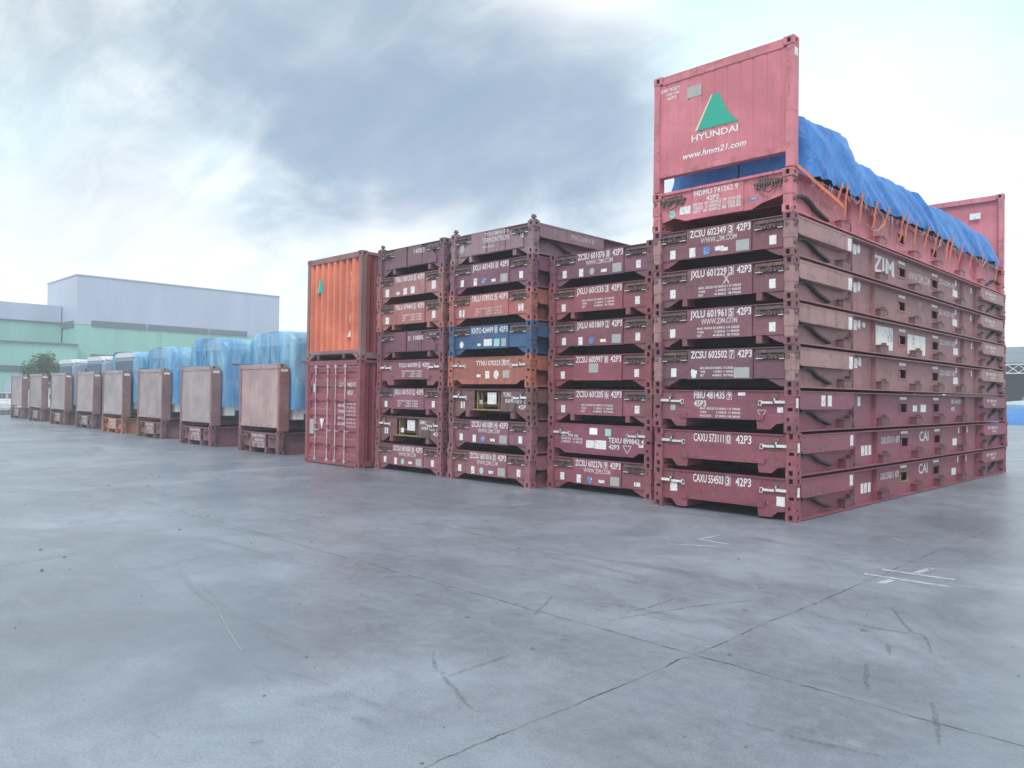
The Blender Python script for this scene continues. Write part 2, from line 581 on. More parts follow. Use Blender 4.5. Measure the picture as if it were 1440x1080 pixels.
MARKS = [
    ('broken white cross lines painted on the concrete right of the nearest stack', [[(2.01, -2.25), (2.69, -2.2)], [(1.96, -2.61), (2.75, -2.56)], [(2.36, -1.76), (2.32, -2.17)], [(2.26, -2.68), (2.23, -2.93)]], .035),
    ('faint white cross lines painted in front of the nearest stack', [[(-.24, -2.2), (.23, -2.22)], [(-.3, -2.76), (.19, -2.47)], [(-.18, -1.74), (-.21, -2.15)]], .022),
    ('short faint white dash on the ground in front of the second stack', [[(-3.84, -1.89), (-3.79, -1.45)]], .018),
    ('thin white dash at the foot of the nearest stack', [[(-.74, -.24), (-.46, -.22)]], .010),
    ('tiny white dash on the concrete below the near corner post', [[(1.43, -.2), (1.59, -.3)]], .012),
    ('small white dash on the concrete along the long side of the nearest stack', [[(.91, 6.24), (1.12, 5.84)]], .025),
    ('long faint pale scratch line in the left foreground', [[(-1.23, -7.99), (-.62, -8.19), (-.09, -8.34)]], .007)]
for lab, segs, wd in MARKS:
    mb = MB()
    for k, sg in enumerate(segs):
        mm_ = M_SCRATCH if 'scratch' in lab else M_MARK
        me = strip(sg, wd, .004, mm_)
        mb.add([tuple(v.co) for v in me.vertices], [tuple(p.vertices) for p in me.polygons], mm_)
        bpy.data.meshes.remove(me)
    tag(link('painted_mark', mb.mesh('painted_mark')), lab, 'ground marking')
SC = [[(1.14, -5.56), (1.19, -5.32), (1.19, -4.94)], [(1.19, -5.9), (1.47, -4.94), (1.73, -4.38)],
      [(2.63, -3.77), (2.84, -4.16), (2.97, -4.38), (3.09, -4.46), (3.25, -4.84)], [(2.28, -4.51), (2.82, -4.49), (3.01, -4.42)],
      [(2.95, -4.86), (3.06, -5.08)], [(3.0, -5.38), (3.19, -5.88)], [(3.54, -5.81), (3.62, -6.03), (3.75, -6.42)],
      [(2.92, -6.91), (3.16, -6.87), (3.34, -6.83), (3.62, -6.76)], [(.4, -5.66), (.69, -6.21)],
      [(.81, -7.37), (1.04, -7.55), (1.34, -7.69), (1.76, -7.87)], [(1.26, -7.63), (1.24, -7.06)], [(1.29, -8.97), (1.3, -8.89)],
      [(-4.1, -8.91), (-4.19, -8.51), (-4.33, -7.99)], [(-32.8, -2.8), (-32.7, -1.3), (-31.0, .46)],
      ]
sb = MB()
for k, p in enumerate(SC):
    q = smooth_path(p)
    q = [(x+.012*noise.noise(Vector((x*9, y*9, k))), y+.012*noise.noise(Vector((x*9, y*9, k+9)))) for x, y in q]
    me = strip(q, .016 if k != 13 else .05, .004+.0003*k, M_SCUFF)
    sb.add([tuple(v.co) for v in me.vertices], [tuple(p_.vertices) for p_ in me.polygons], M_SCUFF)
    bpy.data.meshes.remove(me)
o = link('tyre_scuffs', sb.mesh('tyre_scuffs'))
o['kind'] = 'structure'

dr = random.Random(12)
db_ = MB()
for k in range(420):
    if k % 3:
        x, y = dr.uniform(-12, 4.5), dr.uniform(-9.5, -.2)
    else:
        x, y = dr.uniform(-16, .4), dr.uniform(-.9, -.05)
    q = dr.uniform(.004, .016) if dr.random() < .9 else dr.uniform(.02, .035)
    n_ = 5
    ring = [(x+q*dr.uniform(.5, 1)*math.cos(6.283*i/n_), y+q*dr.uniform(.5, 1)*math.sin(6.283*i/n_), .0005) for i in range(n_)]
    topp = [(a*.5+x*.5, b_*.5+y*.5, q*.45) for a, b_, c_ in ring]
    db_.add(ring+topp, [tuple(range(n_, 2*n_))]+[(i, (i+1) % n_, n_+(i+1) % n_, n_+i) for i in range(n_)], M_KERB)
o = link('yard_grit', db_.mesh('yard_grit'))
o['kind'] = 'stuff'
tag(o, 'small stones, chips and grit scattered over the concrete yard', 'grit')

# ------------------------------------------------------------------ flat rack parts
def holed_box(mb, x0, x1, y0, y1, z0, z1, m, holes):
    """box whose faces named in holes ('-y','+y','-x','+x') carry real recesses: list of (u0,u1,v0,v1,depth)"""
    faces = {'-y': (Vector((x0, y0, z0)), Vector((1, 0, 0)), x1-x0, Vector((0, 1, 0))),
             '+y': (Vector((x0, y1, z0)), Vector((1, 0, 0)), x1-x0, Vector((0, -1, 0))),
             '-x': (Vector((x0, y0, z0)), Vector((0, 1, 0)), y1-y0, Vector((1, 0, 0))),
             '+x': (Vector((x1, y0, z0)), Vector((0, 1, 0)), y1-y0, Vector((-1, 0, 0)))}
    hh = z1-z0
    mb.add([(x0, y0, z0), (x1, y0, z0), (x1, y1, z0), (x0, y1, z0)], [(0, 3, 2, 1)], m)
    mb.add([(x0, y0, z1), (x1, y0, z1), (x1, y1, z1), (x0, y1, z1)], [(0, 1, 2, 3)], m)
    for key, (o_, U, wd, N) in faces.items():
        Z = Vector((0, 0, 1))
        flip = U.cross(Z).dot(-N) < 0
        def q4(pts, mm=m):
            pts = [o_+U*a+Z*b+N*c_ for a, b, c_ in pts]
            mb.add(pts, [(3, 2, 1, 0) if flip else (0, 1, 2, 3)], mm)
        v = 0
        for (u0, u1, v0, v1, dp) in sorted(holes.get(key, []), key=lambda h: h[2]):
            q4([(0, v, 0), (wd, v, 0), (wd, v0, 0), (0, v0, 0)])
            q4([(0, v0, 0), (u0, v0, 0), (u0, v1, 0), (0, v1, 0)])
            q4([(u1, v0, 0), (wd, v0, 0), (wd, v1, 0), (u1, v1, 0)])
            q4([(u0, v0, 0), (u1, v0, 0), (u1, v0, dp), (u0, v0, dp)])
            q4([(u0, v1, dp), (u1, v1, dp), (u1, v1, 0), (u0, v1, 0)])
            q4([(u0, v0, dp), (u0, v1, dp), (u0, v1, 0), (u0, v0, 0)][::-1])
            q4([(u1, v0, 0), (u1, v1, 0), (u1, v1, dp), (u1, v0, dp)][::-1])
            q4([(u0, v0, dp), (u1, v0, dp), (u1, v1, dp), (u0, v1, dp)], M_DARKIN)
            v = v1
        q4([(0, v, 0), (wd, v, 0), (wd, hh, 0), (0, hh, 0)])
def no_recalc(mb, name):
    me = bpy.data.meshes.new(name)
    me.from_pydata(mb.v, [], mb.f)
    for m in mb.mats:
        me.materials.append(m)
    for p, k in zip(me.polygons, mb.mi):
        p.material_index = k
    return me
CW, CD, CH = .162, .178, .118
cb = MB()
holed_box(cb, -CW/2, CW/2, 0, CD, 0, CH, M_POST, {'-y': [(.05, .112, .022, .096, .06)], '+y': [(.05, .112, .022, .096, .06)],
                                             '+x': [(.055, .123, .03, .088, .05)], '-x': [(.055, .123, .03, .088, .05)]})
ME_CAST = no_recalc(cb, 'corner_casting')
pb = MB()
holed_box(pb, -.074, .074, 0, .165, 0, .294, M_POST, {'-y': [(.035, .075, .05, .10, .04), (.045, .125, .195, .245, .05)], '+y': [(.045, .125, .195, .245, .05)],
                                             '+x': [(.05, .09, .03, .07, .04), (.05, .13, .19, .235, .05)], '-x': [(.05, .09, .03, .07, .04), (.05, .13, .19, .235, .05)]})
pb.box(-.078, .078, -.004, .17, .294, .304, M_RUST)
pb.box(-.070, .070, .004, .16, .304, .412, M_POST)
ME_POST = no_recalc(pb, 'corner_post')
pb = MB()
pb.box(-.066, .066, .004, .160, 0, .40, M_POST)
pb.box(-.074, .074, -.002, .168, .15, .30, M_POST)
pb.box(-.078, .078, .0, .175, .395, .412, M_RUST)
pb.tube([(-.02, -.012, .35), (-.02, .02, .35)], .028, 10, M_RUST)
pb.tube([(-.09, .08, .08), (.09, .08, .08)], .032, 10, M_RUST)
pb.tube([(-.09, .09, .345), (.09, .09, .345)], .026, 10, M_RUST)
ME_POST2 = pb.mesh('corner_post')

def side_x(s, d):
    return s*(HW-d)
def base_frame(kind, yellow=False):
    mb = MB()
    inset = .135
    wins = [(4.74, 5.12), (6.72, 7.10)]
    for s in (-1, 1):
        xa, xb = sorted((side_x(s, inset), side_x(s, inset+.014)))
        z0, z1 = .035, .600
        y = .17
        for a, b_ in wins:
            mb.box(xa, xb, y, a, z0, z1, M_PAINT)
            mb.box(xa, xb, a, b_, z0, .27, M_PAINT)
            mb.box(xa, xb, a, b_, .43, z1, M_PAINT)
            # frame, and a plate coloured as pocket shade behind the opening
            fm = M_YELLOW if (yellow and a < 5) else M_PAINT
            xf = sorted((side_x(s, inset-.012), side_x(s, inset)))
            mb.box(*xf, a-.03, a, .24, .46, fm)
            mb.box(*xf, b_, b_+.03, .24, .46, fm)
            mb.box(*xf, a, b_, .43, .46, fm)
            mb.box(*xf, a, b_, .24, .27, fm)
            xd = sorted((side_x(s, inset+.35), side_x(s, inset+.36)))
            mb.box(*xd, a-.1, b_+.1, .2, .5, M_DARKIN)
            y = b_
        mb.box(xa, xb, y, L-.17, z0, z1, M_PAINT)
        xo = sorted((side_x(s, .012), side_x(s, inset+.10)))
        mb.box(*xo, .17, L-.17, .600, .616, M_PAINT)
        xo = sorted((side_x(s, .010), side_x(s, inset+.10)))
        mb.box(*xo, .175, L-.175, .014, .034, M_PAINT)
        # vertical stiffeners
        for yy in (2.35, 3.35, 8.75, L-2.35):
            xs_ = sorted((side_x(s, .06), side_x(s, inset)))
            mb.box(*xs_, yy, yy+.012, .035, .60, M_PAINT)
    for k in range(14):
        yy = .6+k*(L-1.2)/13
        mb.box(-HW+.15, HW-.15, yy-.04, yy+.04, .25, .40 if 2.3 < yy < L-2.3 else .28, M_PAINT)
    return mb.mesh('base_frame')
ME_FRAME = base_frame('Z')
ME_FRAMEY = base_frame('Z', True)
db = MB()
db.box(-HW+.152, HW-.152, 2.3, L-2.3, .54, .585, M_PAINT)
db.box(-HW+.152, HW-.152, .12, 2.3, .30, .33, M_PAINT)
db.box(-HW+.152, HW-.152, L-2.3, L-.12, .30, .33, M_PAINT)
db.box(-HW+.152, HW-.152, 2.29, 2.30, .33, .54, M_PAINT)
db.box(-HW+.152, HW-.152, L-2.3, L-2.29, .33, .54, M_PAINT)
ME_DECK = db.mesh('deck')
# folded end wall lying along the first two metres
fb = MB()
for s in (-1, 1):
    xx = sorted((side_x(s, .006), side_x(s, .15)))
    prof = [(.19, .595), (.19, .36), (.26, .335), (2.08, .335), (2.20, .40), (2.20, .595)]
    fb.prism(prof, xx[0], xx[1], 'x', M_PAINT)
    xx = sorted((side_x(s, .0), side_x(s, .02)))
    fb.box(*xx, .20, 2.19, .575, .594, M_POST)
    fb.box(*xx, .24, 2.10, .338, .352, M_POST)
fb.box(-HW+.15, HW-.15, .22, 2.2, .45, .52, M_PAINT)
ME_FOLD = fb.mesh('end_wall')
ab = MB()
arc = []
for k in range(11):
    t_ = k/10
    arc.append((.20+1.25*t_, .235+.07*math.sin(math.pi*min(1, t_*1.6))-.17*max(0, t_-.25)**1.5*1.4))
for k in range(10):
    (ya, za), (yb, zb) = arc[k], arc[k+1]
    ab.prism([(ya, za), (yb, zb), (yb, zb+.035), (ya, za+.035)], -.045, .045, 'x', M_BLACK)
ME_ARC = ab.mesh('spring_arm')
kb = MB()
kb.prism([(0, .0), (.30, .0), (.34, .10), (.34, .13), (0, .13)], -.06, .065, 'x', M_PAINT)
kb.box(-.065, .078, -.02, .36, .132, .144, M_PAINT)
kb.box(-.06, .03, .33, .37, .10, .20, M_RUST)
kb.tube([(.0, .38, .19), (.035, .44, .12), (.03, .44, .06)], .012, 6, M_RUST)
ME_POCKET = kb.mesh('stake_pocket')

def end_sill(kind):
    mb = MB()
    X = HW-.152
    if kind == 'C':
        poly = [(-X, .14), (-.90, .14), (-.80, .035), (-.62, .035), (-.60, .175), (.60, .175), (.62, .035), (.82, .035), (.92, .12), (X, .14), (X, .60), (-X, .60)]
        mb.prism(poly, .045, .065, 'y', M_PAINT)
        mb.prism([(-.70, .17), (-.60, .17), (-.60, .25), (-.74, .25)], .02, .045, 'y', M_PAINT)
        mb.prism([(.60, .17), (.72, .17), (.74, .25), (.56, .25)], .02, .045, 'y', M_PAINT)
        for s in (-1, 1):
            a, b_ = sorted((s*.62, s*.80))
            mb.box(a, b_, .066, .5, .04, .28, M_PAINT)
        mb.box(-.61, .61, .02, .045, .17, .186, M_PAINT)
        mb.box(-X, X, .02, .18, .60, .615, M_PAINT)
    elif kind in ('Z', 'J', 'D'):
        mb.box(-X, X, .075, .095, .15, .60, M_PAINT)
        if kind == 'D':
            for a, b_ in ((-.60, -.16), (-.10, .40)):
                mb.box(a, b_, .035, .075, .16, .60, M_PAINT)
            mb.prism([(-.98, .16), (-.62, .16), (-.62, .50)], .05, .075, 'y', M_PAINT)
            mb.prism([(.42, .16), (.42, .42), (.62, .56), (.90, .30), (.90, .16)], .04, .075, 'y', M_PAINT)
        else:
            mb.box(-.59, .54, .035, .075, .14, .60, M_PAINT)
            mb.box(-X, -.60, .055, .075, .15, .42, M_PAINT)
            mb.box(.55, X, .055, .075, .15, .42, M_PAINT)
        mb.box(-X, X, .03, .16, .60, .614, M_PAINT)
        for s in (-1, 1):
            mb.prism([(s*X, .15), (s*X, .03), (s*.97, .03), (s*.74, .15)], .075, .093, 'y', M_PAINT)
            if kind in ('J', 'D'):
                a, b_ = sorted((s*.60, s*.69))
                mb.box(a, b_, .06, .30, .03, .15, M_POST)
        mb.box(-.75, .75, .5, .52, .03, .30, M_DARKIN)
    elif kind == 'G':
        mb.box(-X, -.47, .06, .08, .16, .60, M_PAINT)
        mb.box(.34, X, .06, .08, .16, .60, M_PAINT)
        mb.box(-.47, .34, .06, .08, .57, .60, M_PAINT)
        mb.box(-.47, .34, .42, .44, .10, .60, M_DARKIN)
        mb.box(-.47, .34, .03, .10, .17, .20, M_YELLOW)
        for xx in (-.43, -.30, .20, .28):
            mb.box(xx, xx+.03, .10, .16, .20, .56, M_YELLOW if xx < -.4 or xx > .25 else M_RUST)
        mb.box(-.40, .28, .16, .22, .24, .29, M_RUST)
        mb.box(-.40, .28, .16, .22, .50, .54, M_RUST)
        mb.tube([(-.36, .14, .25), (-.1, .12, .36), (.24, .14, .27)], .018, 6, M_YELLOW)
        mb.box(-X, X, .03, .16, .60, .614, M_PAINT)
        for s in (-1, 1):
            a, b_ = sorted((s*.60, s*.72))
            mb.box(a, b_, .05, .40, .03, .16, M_POST)
            mb.prism([(s*X, .16), (s*X, .03), (s*.97, .03), (s*.74, .16)], .06, .08, 'y', M_PAINT)
        mb.box(.48, .74, .03, .06, .17, .34, M_RUST)
    elif kind == 'T':
        poly = [(-X, .14), (-.93, .14), (-.80, .06), (.80, .06), (.93, .14), (X, .14), (X, .60), (-X, .60)]
        mb.prism(poly, .03, .05, 'y', M_PAINT)
        mb.box(-X, X, .02, .18, .60, .615, M_PAINT)
    elif kind == 'H':
        poly = [(-X, .16), (-1.0, .16), (-.82, .20), (-.62, .13), (.55, .13), (.70, .2), (X, .28), (X, .60), (-X, .60)]
        mb.prism(poly, .055, .075, 'y', M_PAINT)
        mb.box(-.50, .42, .035, .055, .13, .60, M_PAINT)
        mb.box(-X, X, .015, .10, .60, .64, M_PAINT)
    elif kind == 'U':
        mb.box(-.52, .42, .04, .06, .15, .58, M_PAINT)
        mb.box(-X, -.52, .10, .12, .17, .56, M_PAINT)
        mb.box(.42, X, .10, .12, .17, .56, M_PAINT)
        mb.box(-.56, -.47, .03, .3, .02, .20, M_POST)
        mb.box(.38, .47, .03, .3, .02, .20, M_POST)
        mb.box(-X, X, .05, .12, .56, .60, M_PAINT)
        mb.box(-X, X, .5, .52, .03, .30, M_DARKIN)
    return mb.mesh('end_sill')
SILL = {k: end_sill(k) for k in 'CZJDGTHU'}
# cam lock with a pale bar and a ring handle
lb = MB()
lb.box(-1.07, -.90, .0, .035, .425, .465, M_BAR)
lb.box(-.895, -.70, .004, .030, .418, .452, M_BAR)
lb.box(-.91, -.885, -.006, .042, .412, .47, M_RUST)
lb.tube([(-.90, .015, .46), (-.905, .015, .50)], .012, 6, M_BAR)
lb.box(-.95, -.86, .02, .045, .50, .56, M_RUST)
lb.tube([(-.70, .018, .46), (-.655, .018, .46), (-.645, .018, .395), (-.69, .018, .39), (-.70, .018, .46)], .008, 6, M_BAR)
ME_LOCKC = lb.mesh('locking_bar')
rnd = random.Random(3)
lb = MB()
lb.box(-1.06, -.60, .03, .075, .53, .575, M_RUST)
lb.tube([(-1.06, .035, .475), (-.62, .035, .485)], .014, 6, M_RUST)
for k in range(9):
    x = -1.03+.05*k+rnd.uniform(-.01, .01)
    h_ = rnd.uniform(.03, .07)
    lb.box(x, x+rnd.uniform(.015, .035), rnd.uniform(.0, .02), .06, .455-h_*.3, .455+h_, M_RUST)
for k in range(14):
    x = -.98+.022*k
    lb.tube([(x, .02, .452), (x+.011, .005, .50)], .006, 5, M_RUST, False)
lb.box(-.72, -.60, .012, .04, .440, .452, M_BAR)
lb.box(-1.05, -.97, .012, .04, .432, .444, M_BAR)
ME_LOCKZ = lb.mesh('locking_gear')
lb = MB()
lb.tube([(-1.06, .03, .50), (-.60, .03, .49)], .022, 7, M_RUST)
for k in range(10):
    x = -1.03+.042*k
    lb.box(x, x+.02, rnd.uniform(-.01, .02), .06, .44+rnd.uniform(-.05, .02), .53+rnd.uniform(-.02, .03), M_RUST)
lb.tube([(-.98, .01, .43), (-.85, -.005, .33), (-.70, .01, .41), (-.62, .02, .46)], .012, 6, M_RUST)
ME_LOCKH = lb.mesh('locking_gear')

# upright end wall: two posts, header, corrugated panel; local z from the deck hinge
def upright_wall(thick, smooth_panel, z0=.648, ztop=2.591, panel_bottom=.90, pitch=.20, depth=.022):
    posts = []
    for s in (-1, 1):
        post = MB()
        a, b_ = sorted((s*(HW-.004), s*(HW-.115)))
        post.box(a, b_, .012, thick, z0+.02, ztop-CH, M_PAINT)
        a, b_ = sorted((s*(HW-.012), s*(HW-.09)))
        post.box(a, b_, thick, thick+.03, z0+.05, ztop-CH, M_PAINT)
        posts.append(post.mesh('wall_post'))
    rails = []
    for za, zb in ((ztop-.14, ztop-.01), (panel_bottom, panel_bottom+.09)):
        head = MB()
        q = .162 if za > 2 else .116
        head.box(-HW+q, HW-q, .02, thick-.02, za, zb, M_PAINT)
        rails.append(head.mesh('wall_rail'))
    pan = MB()
    x0, x1 = -HW+.115, HW-.115
    n = max(4, round((x1-x0)/pitch))
    p_ = (x1-x0)/n
    pts = []
    for k in range(n):
        xb = x0+k*p_
        fr = .10 if smooth_panel else .22
        pts += [(xb, 0), (xb+p_*(.5-fr), 0), (xb+p_*(.5-fr*.5), 1), (xb+p_*(.5+fr*.5), 1), (xb+p_*(.5+fr), 0)]
    pts.append((x1, 0))
    for ya, sgn in ((.035, 1), (.035+depth+.02, 1)):
        vs = []
        for x, dd in pts:
            y = ya+dd*depth
            vs += [(x, y, panel_bottom+.09), (x, y, ztop-.14)]
        pan.add(vs, [(2*i, 2*i+2, 2*i+3, 2*i+1) for i in range(len(pts)-1)], M_PANEL)
    me_pan = no_recalc(pan, 'wall_panel')
    return posts, rails, me_pan
UP_ROW = upright_wall(.30, False, panel_bottom=.76, pitch=.155, depth=.02)
UP_TOP = upright_wall(.17, True, panel_bottom=.90, pitch=.23, depth=.008)

def sticker(parent, x, z, w_, h_, m=M_STICK, y=.03, side=None, shape='rect', name='sticker', yy=0, seed=0):
    mb = MB()
    if shape == 'round':
        n = 20
        vs = [(w_/2*math.cos(2*math.pi*k/n), h_/2*math.sin(2*math.pi*k/n)) for k in range(n)]
    elif shape == 'tri':
        vs = [(-w_/2, h_/2), (0, -h_/2), (w_/2, h_/2)]
    elif shape == 'torn':
        rr = random.Random(seed)
        n = 12
        vs = []
        for k in range(n):
            a = 2*math.pi*k/n
            q = rr.uniform(.6, 1.1)
            vs.append((max(-w_/2, min(w_/2, w_*.62*math.cos(a)*q)), max(-h_/2, min(h_/2, h_*.62*math.sin(a)*q))))
    else:
        vs = [(-w_/2, -h_/2), (w_/2, -h_/2), (w_/2, h_/2), (-w_/2, h_/2)]
    if side is None:
        mb.prism([(x+a, z+b_) for a, b_ in vs], y-.004, y-.0005, 'y', m)
    else:
        mb.prism([(yy+a, z+b_) for a, b_ in vs], side, side+.0035, 'x', m)
    return link(name, mb.mesh(name), parent)

def fit_text(mb, s, x0, x1, z, size, m, off=.02, shear=0, y=0.):
    t = MB()
    text_piece(t, s, 0, 0, size, 1, off, shear, m)
    if not t.v:
        return
    a = min(v[0] for v in t.v)
    b_ = max(v[0] for v in t.v)
    k = (x1-x0)/(b_-a)
    o_ = len(mb.v)
    mb.add([(x0+(v[0]-a)*k, y, z+v[2]) for v in t.v], t.f, m)

def lettering(parent, items, y=.03, name='lettering', face='front', xoff=0.):
    """items: (text, x0, x1, z, size[, mat[, shear]]); '[]' = box outline"""
    clusters = []
    for it in items:
        mb = MB()
        s, x0, x1, z, size = it[:5]
        mm = it[5] if len(it) > 5 else M_LET
        if s == '[]':
            boxed(mb, x0, z, x1-x0, size, mm, 0., .007)
        elif s == 'tri':
            for (a, b_), (c_, d_) in (((x0, z+size), (x1, z+size)), ((x0, z+size), ((x0+x1)/2, z)), (((x0+x1)/2, z), (x1, z+size))):
                dx, dz = c_-a, d_-b_
                ln = math.hypot(dx, dz)
                nx, nz = -dz/ln*.005, dx/ln*.005
                mb.add([(a+nx, 0, b_+nz), (a-nx, 0, b_-nz), (c_-nx, 0, d_-nz), (c_+nx, 0, d_+nz)], [(0, 1, 2, 3)], mm)
        elif s == 'bar':
            mb.add([(x0, 0, z), (x1, 0, z), (x1, 0, z+size), (x0, 0, z+size)], [(0, 1, 2, 3)], mm)
        else:
            fit_text(mb, s, x0, x1, z, size, mm, shear=it[6] if len(it) > 6 else 0)
        if not mb.v:
            continue
        bb = [min(v[0] for v in mb.v)-.07, max(v[0] for v in mb.v)+.07, min(v[2] for v in mb.v)-.05, max(v[2] for v in mb.v)+.05]
        hit = [c for c in clusters if c[1][0] < bb[1] and bb[0] < c[1][1] and c[1][2] < bb[3] and bb[2] < c[1][3]]
        for c in hit:
            mb.merge(c[0])
            bb = [min(bb[0], c[1][0]), max(bb[1], c[1][1]), min(bb[2], c[1][2]), max(bb[3], c[1][3])]
            clusters.remove(c)
        clusters.append((mb, bb))
    for mb, bb in clusters:
        me = flat_mesh(mb, name, face)
        o = link(name, me, parent)
        o.location = (0, y-.002, 0) if face == 'front' else (y+.002, 0, 0)

SPECS = (('MAX GROSS 50 000KG 110 230LBS', 'TARE             5 200KG  11 460LBS', 'NET              44 800KG   98 770LBS'),)
def spec(x0, x1, z, n=3, lines=SPECS[0], size=.036, m=None):
    return [(lines[k], x0, x1, z-k*.058, size, m or M_LET) for k in range(n)]
def serial(num, z=.475, x0=-.53, x1=.22, size=.115, typ='42P3', tx=(.29, .53), m=None):
    mm = m or M_LET
    body, chk = num.rsplit(' ', 1)
    wn = (x1-x0)
    cx = x1-.055
    return [(body, x0, cx-.05, z, size, mm), (chk, cx, x1, z, size, mm), ('[]', cx-.016, x1+.016, z-.016, size+.032, mm), (typ, tx[0], tx[1], z, size, mm)]

# ------------------------------------------------------------------ one rack
JR = random.Random(77)
DIG = lambda n: n.split()[1]
def rack(loc, kind, color, label, group, items, stickers, sides=False, yellow=False, post2=False, folded=True, walls=None, rz=0., sc2=None):
    if kind != 'U' and color[2] < color[0]:
        color = (color[0]*1.14, color[1]*1.10, color[2]*1.06)
    s2 = sc2 or color
    rz = JR.uniform(-.0022, .0022)
    t = thing('flat_rack_container', label, 'flat rack', (loc[0]+JR.uniform(-.008, .008), loc[1], loc[2]), rz, group)
    link('base_frame', ME_FRAMEY if yellow else ME_FRAME, t, color=s2)
    link('deck', ME_DECK, t, color=color)
    # both ends: (matrix loc, rot)
    for end in (0, 1):
        rot = math.pi*end
        def at(x, y, z):
            return (x, y, z) if end == 0 else (-x, L-y, z)
        def put(name, me, p=(0, 0, 0), par=None, col=None):
            o = link(name, me, par or t, at(*p), col or color)
            o.rotation_euler = (0, 0, rot)
            return o
        put('end_sill', SILL[kind])
        for s in (-1, 1):
            xx = s*(HW-CW/2)
            put('corner_casting', ME_CAST, (xx, 0, 0))
            put('corner_post', ME_POST2 if post2 else ME_POST, (s*(HW-.081), 0, CH), col=POSTC if sc2 else None)
            put('corner_casting', ME_CAST, (xx, 0, .530))
            if (sides or end == 0) and kind != 'U':
                put('spring_arm', ME_ARC, (s*(HW-.10), 0, 0))
        lk = {'C': ME_LOCKC, 'T': ME_LOCKC, 'G': ME_LOCKC}.get(kind, ME_LOCKH if kind in 'HU' else ME_LOCKZ)
        o = put('locking_gear', lk)
        me2 = MIR[lk]
        put('locking_gear', me2)
        if folded:
            put('end_wall', ME_FOLD, col=FOLDC if sc2 else s2)
        else:
            mp, mh, mq = walls
            wl = put('end_wall', mq)
            for me in mp:
                link('wall_post', me, wl, color=color)
            for me in mh:
                link('wall_rail', me, wl, color=color)
            for s in (-1, 1):
                link('corner_casting', ME_CAST, wl, (s*(HW-CW/2), 0, 2.591-CH), color)
    if sides:
        for s in ((1, -1) if sides == 2 else (1,)):
            for yy in (1.85, 3.5, 5.35, 6.8, 8.4, 10.1):
                o = link('stake_pocket', ME_POCKET, t, (s*(HW-.085), yy if s > 0 else yy+.3, .036), tuple(c*.62 for c in s2))
                if s < 0:
                    o.rotation_euler = (0, 0, math.pi)
    if items:
        lettering(t, items, .035 if kind in 'ZJDHU' else .045 if kind == 'C' else .03 if kind == 'T' else .06)
    for sk in stickers:
        sticker(t, *sk[:4], **(sk[4] if len(sk) > 4 else {}))
    return t
def mirror_mesh(me):
    m2 = me.copy()
    for v in m2.vertices:
        v.co.x = -v.co.x
    m2.flip_normals()
    return m2
MIR = {k: mirror_mesh(k) for k in (ME_LOCKC, ME_LOCKZ, ME_LOCKH)}

YZ = dict(y=.055)
def zstick(y0=.055, a=True):
    return [(-.87, .245, .10, .14, dict(y=y0)), (.86, .265, .10, .14, dict(y=y0))] if a else []
def wstick(circ=M_BLUESTK, plate=True):
    l = [(-.44, .235, .10, .15, dict(y=.035)), (-.18, .235, .115, .13, dict(y=.035, m=circ, shape='round')), (.10, .225, .13, .055, dict(y=.035))]
    if plate:
        l.append((.40, .25, .20, .16, dict(y=.035, m=M_GREYPLATE, name='data_plate')))
    return l
WWW = [('WWW.ZIM.COM', -.33, .30, .365, .085, M_FAINT)]
BURG = (.215, .060, .09)
PURP = (.20, .08, .105)
BRWN = (.25, .115, .115)
DKP = (.155, .072, .10)
GA, GB, GC_, GD = ('racks of the nearest stack', 'racks of the second stack', 'racks of the third stack', 'racks of the fourth stack')
def dx(i):
    return .045-.014*i
S7 = serial
AX = -W/2

# ------------------------------------------------------------------ nearest stack (8 units)
def stag(k):
    return 'stack', k
def rl(desc, num, where):
    return '%s folded flat rack numbered %s, %s' % (desc, num, where)
cst = [(-.86, .30, .10, .13, dict(y=.045)), (.93, .24, .10, .14, dict(y=.045))]
A = []
SIDEC = (.29, .14, .15)
FOLDC = (.36, .20, .205)
POSTC = (.33, .185, .185)
A.append(rack((AX+dx(0), 0, 0), 'C', BURG, rl('burgundy', '554503', 'at the bottom of the nearest stack'), GA,
    S7('CAXU 554503 3', .45, -.50, .14, .13, '42P3', (.24, .50)), [(-.86, .335, .13, .14, dict(y=.045)), (.97, .28, .13, .14, dict(y=.045))], 2, True))
A.append(rack((AX+dx(1), .01, H), 'C', (.225, .068, .10), rl('burgundy', '573111', 'second from the ground in the nearest stack'), GA,
    S7('CAXU 573111 0', .45, -.50, .14, .13, '42P3', (.24, .50)), [], 2))
A.append(rack((AX+dx(2), -.01, 2*H), 'C', (.205, .068, .10), rl('dark burgundy', '481435', 'third from the ground in the nearest stack'), GA,
    S7('FBIU 481435 9', .485, -.47, .18, .115, '45P3', (-.47, -.28))[:3]+[('45P3', -.47, -.25, .355, .10)]+spec(-.36, .34, .31, 3, ('MAX GROSS 52 500KG 115 740LBS', 'TARE             5 200KG  11 460LBS', 'PAYLOAD     47 300KG 104 280LBS'), .034)+[('tri', .62, .76, .20, .12, M_FAINT)],
    [(.36, .56, .12, .05, dict(y=.045)), (-.86, .33, .09, .09, dict(y=.045, m=M_GREYPLATE)), (.98, .33, .09, .08, dict(y=.045))], 2))
zs = zstick()
A.append(rack((AX+dx(3), .01, 3*H), 'Z', DKP, rl('dark purple', '602502', 'fourth from the ground in the nearest stack'), GA,
    S7('ZCSU 602502 7')+spec(-.36, .22, .30), [(-.86, .25, .10, .14, dict(y=.055)), (-.47, .23, .11, .15, dict(y=.035, shape='torn', seed=2)), (.36, .24, .26, .16, dict(y=.035, m=M_GREYPLATE, name='data_plate'))], 2, post2=True, sc2=SIDEC))
